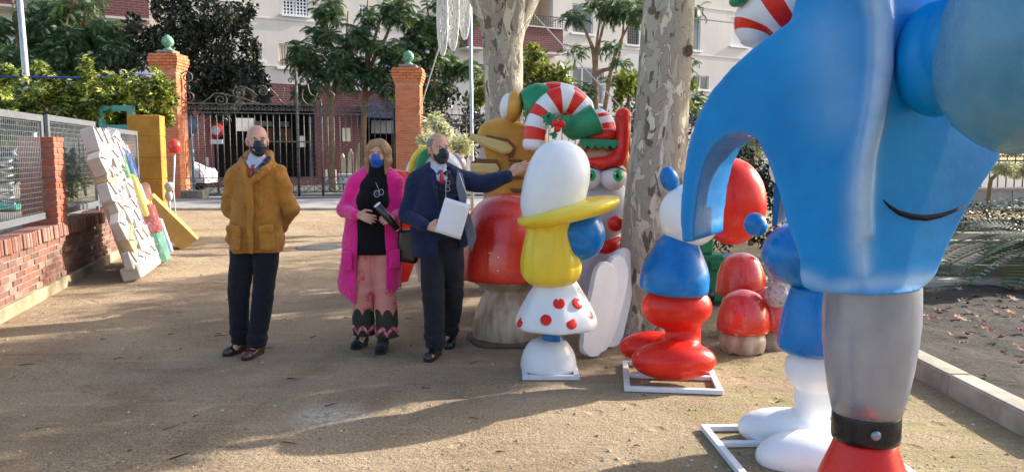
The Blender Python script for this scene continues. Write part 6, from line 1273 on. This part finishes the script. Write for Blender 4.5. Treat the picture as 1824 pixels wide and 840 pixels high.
s = SDF((-.2, -.28, .72), (.24, .2, 1.52), .0065); s.chain([(.0, .01, .70), (.0, .01, 1.0), (.02, .01, 1.28)], [.168, .156, .15], k=.05, flat=(1, .84, 1)); s.cap((-.08, .01, 1.33), (.13, .01, 1.33), .05, k=.05)
for sg in (-1, 1): s.ell((.015+sg*.062, -.085, 1.20), (.068, .060, .068), .04)
s.chain([(.048, .0, 1.38), (.052, -.005, 1.44)], [.072, .066], k=.02); s.cap((.050, -.005, 1.425), (.052, -.012, 1.435), .074, .074, k=.01)
s.warp(lambda X, Y, Z: .003*np.sin(22*X+4*np.sin(6*Z))+.002*np.sin(26*Z+9*X)); s.cut(lambda X, Y, Z: .765-Z+0*X*Y); s.build('tunic', M_blackk, P2)
t = NT('floral_trousers', .8); P_ = t.pos(); sp_ = t.n('ShaderNodeSeparateXYZ', {0: P_}); z_ = sp_.outputs[2]; x_ = sp_.outputs[0]
sc = t.math('ABSOLUTE', t.math('SINE', t.math('MULTIPLY', x_, 38.))); edge = t.math('ADD', t.math('MULTIPLY', t.math('POWER', sc, .6), .06), .27); dk = t.math('LESS_THAN', z_, edge)
e2 = t.math('ADD', t.math('MULTIPLY', t.math('ABSOLUTE', t.math('SINE', t.math('ADD', t.math('MULTIPLY', x_, 38.), 1.57))), .05), .145); lt = t.math('LESS_THAN', z_, e2); e3 = t.math('SUBTRACT', e2, .035); dk2 = t.math('LESS_THAN', z_, e3)
vf = t.n('ShaderNodeTexVoronoi', {'Vector': P_, 'Scale': 8.5}).outputs[0]; fl = t.math('MULTIPLY', t.ramp(vf, [(.34, 1), (.44, 0)]), t.ramp(t.noise(45, 4, .8), [(.46, 0), (.54, 1)]))
c = t.mix(t.noise(8), (.58, .20, .165), (.68, .27, .22)); c = t.mix(fl, c, (.58, .04, .09)); DK = (.028, .030, .018)
c = t.mix(dk, c, DK); c = t.mix(lt, c, t.mix(t.ramp(t.noise(30, 2), [(.48, 0), (.52, 1)]), (.66, .26, .24), (.50, .05, .12))); c = t.mix(dk2, c, DK); t.col(c); t.bump(t.noise(12, 3), .4, .015); M_flor = t.m
trousers(P2, [([(-.055, 0, .80), (-.088, -.02, .45), (-.090, .0, .12)], [.088, .084, .094]), ([(.065, 0, .80), (.092, -.03, .45), (.112, -.07, .07)], [.088, .084, .096])], M_flor, ((-.04, 0, .86), (.05, 0, .86), .10), 1.2, cutz=.10)
M_suede = fabric('black_suede', (.010, .010, .014), .95)
shoe(P2, (-.105, .05, 0), (-.145, -.09, 0), M_suede, laces=False, name='boot', shaft=(-.10, .06, .13)); shoe(P2, (.080, -.08, 0), (.080, -.25, 0), M_suede, laces=False, name='boot', shaft=(.085, -.08, .12))
t = NT('printed_tube', .3, coat=.5); t.col(t.ramp(t.noise(26, 3, .5), [(.5, (.012, .012, .014)), (.62, (.02, .02, .02)), (.66, (.30, .18, .08))])); M_ptube = t.m
a_, b_ = Vector((.085, -.275, 1.175)), Vector((.225, -.215, .985)); p = P2.location
rt = empty('rolled_paper', p+a_, 0, 'black paper tube with a white end, held by the woman in fuchsia', 'paper roll')
g = MB(); g.tube([(0, 0, 0), b_-a_], .029, 20); g.build('tube', M_ptube, rt); d = (a_-b_).normalized(); g = MB(); g.tube([d*.0, d*.006], .030, 20); g.build('white_end', M_wht, rt); g = MB(); g.tube([(b_-a_)-d*.0, (b_-a_)-d*.012], .0295, 20); g.build('end_ring', basic('copper_ring', (.45, .20, .08), .3, .1, 9, 0, metal=.7), rt)
tubes('spectacles', M_galv, P2, ([(.055, -.165, 1.345), (.075, -.172, 1.30), (.085, -.178, 1.262)], .0022), ([(.065+.022*math.cos(i*PI/6), -.180, 1.255+.026*math.sin(i*PI/6)) for i in range(13)], .0028), ([(.100+.016*math.cos(i*PI/6), -.172, 1.268+.024*math.sin(i*PI/6)) for i in range(13)], .0028))
g = MB(); g.lathe([(.02, 0), (.02, .003)], 14, Matrix.Translation((.065, -.178, 1.255)) @ Matrix.Rotation(PI/2, 4, 'X')); g.build('lens', paint('lens_blue', (.03, .04, .12), None, .1), P2)
M_leath = basic('black_leather', (.012, .012, .014), .35, .2, 12, .3, 60, .004, coat=.2)
s = SDF((.16, -.16, .66), (.42, .16, 1.06), .007); s.box((.285, -.02, .83), (.085, .055, .135), .035, .02, rot=(0, .06, 0)); s.warp(lambda X, Y, Z: .004*np.sin(30*X+20*Z)); bag = s.build('handbag', M_leath, None)
bag.location = p; tag(bag, 'black leather handbag hanging at the side of the woman in fuchsia', 'handbag'); tubes('handle', M_leath, bag, ([(.23, -.03, .94), (.235, -.05, 1.03), (.27, -.03, 1.07), (.32, -.03, 1.03), (.335, -.03, .94)], .008))
# ------------------------------------------------------------------ man in the navy blazer
p = at(778, 420, 6.1); P3 = empty('person', (p.x, 6.1, 0), 0, 'grey haired man in navy blazer and dark mask, holding paper and reaching out', 'person', 'people walking on the path')
H = HF((.025, -.03, 1.605), .50, .02, -.04, 1.0)
b = SDF((-.34, -.38, .02), (.76, .40, 1.80), .006); head(b, H, V3(.0, .02, 1.42))
b.chain([(.02, .02, .90), (.02, .02, 1.12), (.02, .02, 1.34)], [.13, .12, .13], k=.05, flat=(1, .7, 1)); b.cap((-.12, .02, 1.35), (.15, .02, 1.36), .05, k=.05)
b.chain([(-.165, .01, 1.33), (-.222, -.03, 1.08), (-.045, -.215, 1.02)], [.05, .042, .027], k=.03); hand(b, (-.04, -.222, 1.02), (1, -.08, -.10), (0, .9, -.3), 1, .25, .95, .05)
b.chain([(.165, .01, 1.36), (.38, -.03, 1.335), (.565, -.06, 1.40)], [.05, .042, .027], k=.03); hand(b, (.572, -.062, 1.405), (.80, -.10, .52), (.25, .75, -.45), 1, .18, .98, .07)
for hp, kn, an in (((-.03, 0, .88), (-.03, -.08, .46), (-.015, -.10, .10)), ((.11, 0, .88), (.13, .06, .47), (.075, .26, .11))): b.chain([hp, kn, an], [.085, .055, .04], k=.03); b.cap(an, V3(*an)+V3(-.02, -.07, -.05), .035, .025, k=.02)
b.build('body', M_skin, P3); M_ghair = NT('grey_hair', .6); t = M_ghair; f = t.noise(80, 4, .7); t.col(t.ramp(f, [(.3, (.07, .07, .07)), (.7, (.30, .29, .28))])); t.bump(f, .7, .006); M_ghair = t.m
face_bits(H, P3, M_ghair, .003); mk = mask(H, P3, M_navym)
g = MB(); g.box(H(-.054, -.080, -.034), (.012, .004, .007)); g.build('mask_badge', P_yel, mk)
s = SDF(H.c-.15, H.c+.16, .005); s.ell(H(0, .024, .026), V3(.082, .096, .088), .01, 'u', H.e); Mi3 = H.M.T; h3 = H.c
def hcut(X, Y, Z):
    q = [Mi3[i][0]*(X-h3[0])+Mi3[i][1]*(Y-h3[1])+Mi3[i][2]*(Z-h3[2]) for i in range(3)]
    bald = np.maximum(.070+.0*q[1]-q[2], 0)*0; top = q[2]-(.075+.10*np.maximum(0, q[1]-.02)); frt = -(q[1]+.018+.5*np.maximum(0, q[2]-.01)); bot = -.055-q[2]; return np.maximum(np.maximum(top, frt), bot)
s.cut(hcut); s.warp(lambda X, Y, Z: .0014*np.sin(190*Z+60*Y)); s.build('hair', M_ghair, P3)
M_navy = fabric('navy_wool', (.010, .020, .066), .85, .12, 420, .12, .5)
s = SDF((-.36, -.36, .74), (.68, .30, 1.54), .0065)
s.chain([(.0, 0, .86), (.01, 0, 1.10), (.02, .0, 1.31)], [.205, .198, .19], k=.05, flat=(1, .66, 1)); s.chain([(-.145, .015, 1.37), (-.04, .025, 1.425), (.06, .025, 1.425), (.15, .015, 1.38)], [.070, .058, .058, .068], k=.05)
s.chain([(.06, -.10, 1.3), (.18, -.09, 1.1), (.20, -.10, .9)], [.06, .06, .05], k=.05, flat=(1, .6, 1))
def op3(X, Y, Z):
    cx = .105-.02*np.clip((Z-1.2)/.25, 0, 1)-.04*np.clip((Z-1.35)/.1, 0, 1); w_ = .075+.02*np.clip((.95-Z)/.2, 0, 1); return -np.maximum(np.abs(X-cx)-w_, Y+.05)
s.cut(op3); s.chain([(-.16, .01, 1.355), (-.228, -.03, 1.09), (-.075, -.205, 1.03)], [.072, .062, .050], k=.022); s.chain([(.155, .01, 1.365), (.38, -.03, 1.335), (.545, -.057, 1.39)], [.082, .068, .054], k=.03)
s.chain([(-.035, -.02, 1.465), (-.012, -.08, 1.43), (.008, -.155, 1.30), (.030, -.158, 1.16)], [.022, .018, .016, .006], k=.010); s.box((-.09, -.140, 1.0), (.055, .012, .018), .006, .004, rot=(0, 0, -.4))
s.warp(lambda X, Y, Z: .004*np.sin(36*X+10*Z)*np.clip((X-.16)/.05, 0, 1)+.004*np.sin(34*Z+12*X)*np.clip((-.13-X)/.03, 0, 1)+.003*np.sin(20*X+8*Z+2*np.sin(7*Z))*np.clip((1.3-Z)/.2, 0, 1)*np.clip((.16-X)/.05, 0, 1))
s.cut(lambda X, Y, Z: (.775+.012*np.sin(7*X))-Z+0*Y); s.build('blazer', M_navy, P3)
M_lin = fabric('sunlit_navy_lapel', (.16, .19, .26), .6, .12, 400, .05, .3)  # sunlight on the navy lapel, painted in as paler grey-blue cloth
g = MB(); g.prism([(.175, 1.44), (.215, 1.40), (.245, 1.25), (.235, 1.16), (.275, 1.08), (.315, .92), (.275, .80), (.245, .88), (.215, 1.06), (.190, 1.2), (.165, 1.32)], .014, Matrix.Translation((0, -.175, 0)) @ Matrix.Rotation(.10, 4, 'X') @ Matrix.Translation((0, .15, 0)), bev=.004); q = g.build('open_lapel', M_lin, P3)
tubes('lapel_cord', M_wht, P3, ([(.190, -.165, 1.42), (.225, -.175, 1.32), (.25, -.175, 1.25)], .003))
M_vest = fabric('quilted_navy', (.007, .012, .038), .5, .1, 400, .05, .25)
s = SDF((-.16, -.26, .86), (.24, .14, 1.50), .006); s.chain([(.04, 0, .92), (.05, 0, 1.1), (.05, 0, 1.30)], [.165, .17, .165], k=.04, flat=(1, .74, 1)); s.chain([(.0, -.03, 1.42), (.03, -.085, 1.41), (.09, -.09, 1.41), (.12, -.02, 1.43)], [.022]*4, k=.01)
s.cap((.062, -.20, 1.35), (.055, -.12, 1.52), .008, .045, k=.01, op='s'); s.warp(lambda X, Y, Z: -.006*np.abs(np.sin(Z*62+.3*np.sin(X*14)))*np.clip((1.36-Z)/.03, 0, 1)); s.cut(lambda X, Y, Z: .90-Z+0*X*Y); s.build('quilted_vest', M_vest, P3)
tubes('zip', M_galv, P3, ([(.095, -.128, 1.42), (.085, -.142, 1.33), (.085, -.135, 1.20), (.08, -.130, .95)], .003)); tubes('zip_pull', P_orange, P3, ([(.085, -.150, 1.22), (.086, -.155, 1.185)], .006))
tubes('spectacles', M_galv, P3, ([(.105+.015*math.cos(i*PI/6), -.158, 1.345+.018*math.sin(i*PI/6)) for i in range(13)], .0024), ([(.102+.015*math.cos(i*PI/6), -.160, 1.30+.018*math.sin(i*PI/6)) for i in range(13)], .0024))
s = SDF((-.10, -.2, 1.30), (.17, .12, 1.54), .006); s.chain([(.02, 0, 1.40), (.02, -.01, 1.47)], [.078, .068], k=.02); s.cap((.05, -.04, 1.33), (.05, -.05, 1.38), .07, k=.03)
s.chain([(-.025, -.06, 1.47), (.015, -.105, 1.425)], [.014, .008], k=.004); s.chain([(.075, -.05, 1.47), (.065, -.10, 1.43)], [.014, .008], k=.004); s.build('shirt', M_shirt, P3)
g = MB(); g.tube([(.045, -.110, 1.44), (.052, -.130, 1.41), (.058, -.140, 1.34)], [.016, .014, .022], 8, flat=.5); g.build('tie', basic('crimson_tie', (.38, .02, .06), .5, .2, 40, .1), P3)
for (a_, b_) in (((-.078, -.208, 1.03), (-.060, -.215, 1.025)), ((.545, -.057, 1.39), (.566, -.060, 1.402))): g = MB(); g.tube([a_, b_], .038, 18); g.build('shirt_cuff', M_shirt, P3)
trousers(P3, [([(-.03, 0, .84), (-.025, -.08, .46), (-.01, -.11, .10)], [.108, .084, .078]), ([(.11, 0, .84), (.125, .06, .47), (.075, .25, .12)], [.104, .080, .072])], fabric('dark_grey_trouser', (.017, .018, .025), .85, .12, 420, .08, .5), ((-.02, 0, .90), (.10, 0, .90), .115), 1.1, hi=(.36, .42, 1.1))
M_bk = basic('black_shoe_leather', (.010, .010, .012), .25, .2, 9, .1, coat=.4)
shoe(P3, (.0, -.07, 0), (-.045, -.27, 0), M_bk, laces=False); shoe(P3, (.085, .30, 0), (.075, .12, 0), M_bk, laces=False)
p = P3.location; pp = empty('paper_sheet', (p.x, p.y, 0), 0, 'blank white sheet of paper held by the man in the navy blazer', 'paper')
def pq(x, y): v_ = at(x, y, 5.84); return (v_.x-p.x, v_.y-p.y, v_.z)
q0 = [pq(793, 351), pq(838, 365), pq(820, 427), pq(774, 412)]; g = MB(); Q = [Vector(v_) for v_ in q0]; V = []; F = []
for i in range(9):
    for j in range(9):
        u, w_ = i/8, j/8; v_ = Q[0]*(1-u)*(1-w_)+Q[1]*u*(1-w_)+Q[2]*u*w_+Q[3]*(1-u)*w_; v_.y += -.012*math.sin(PI*u)+.01*w_; V.append(v_)
for i in range(8):
    for j in range(8): F.append((i*9+j, (i+1)*9+j, (i+1)*9+j+1, i*9+j+1))
g.poly([tuple(v_) for v_ in V], F, True); o = g.build('sheet', basic('paper_white', (.80, .80, .84), .8, .02, 3, 0), pp); m_ = o.modifiers.new('t', 'SOLIDIFY'); m_.thickness = .0015
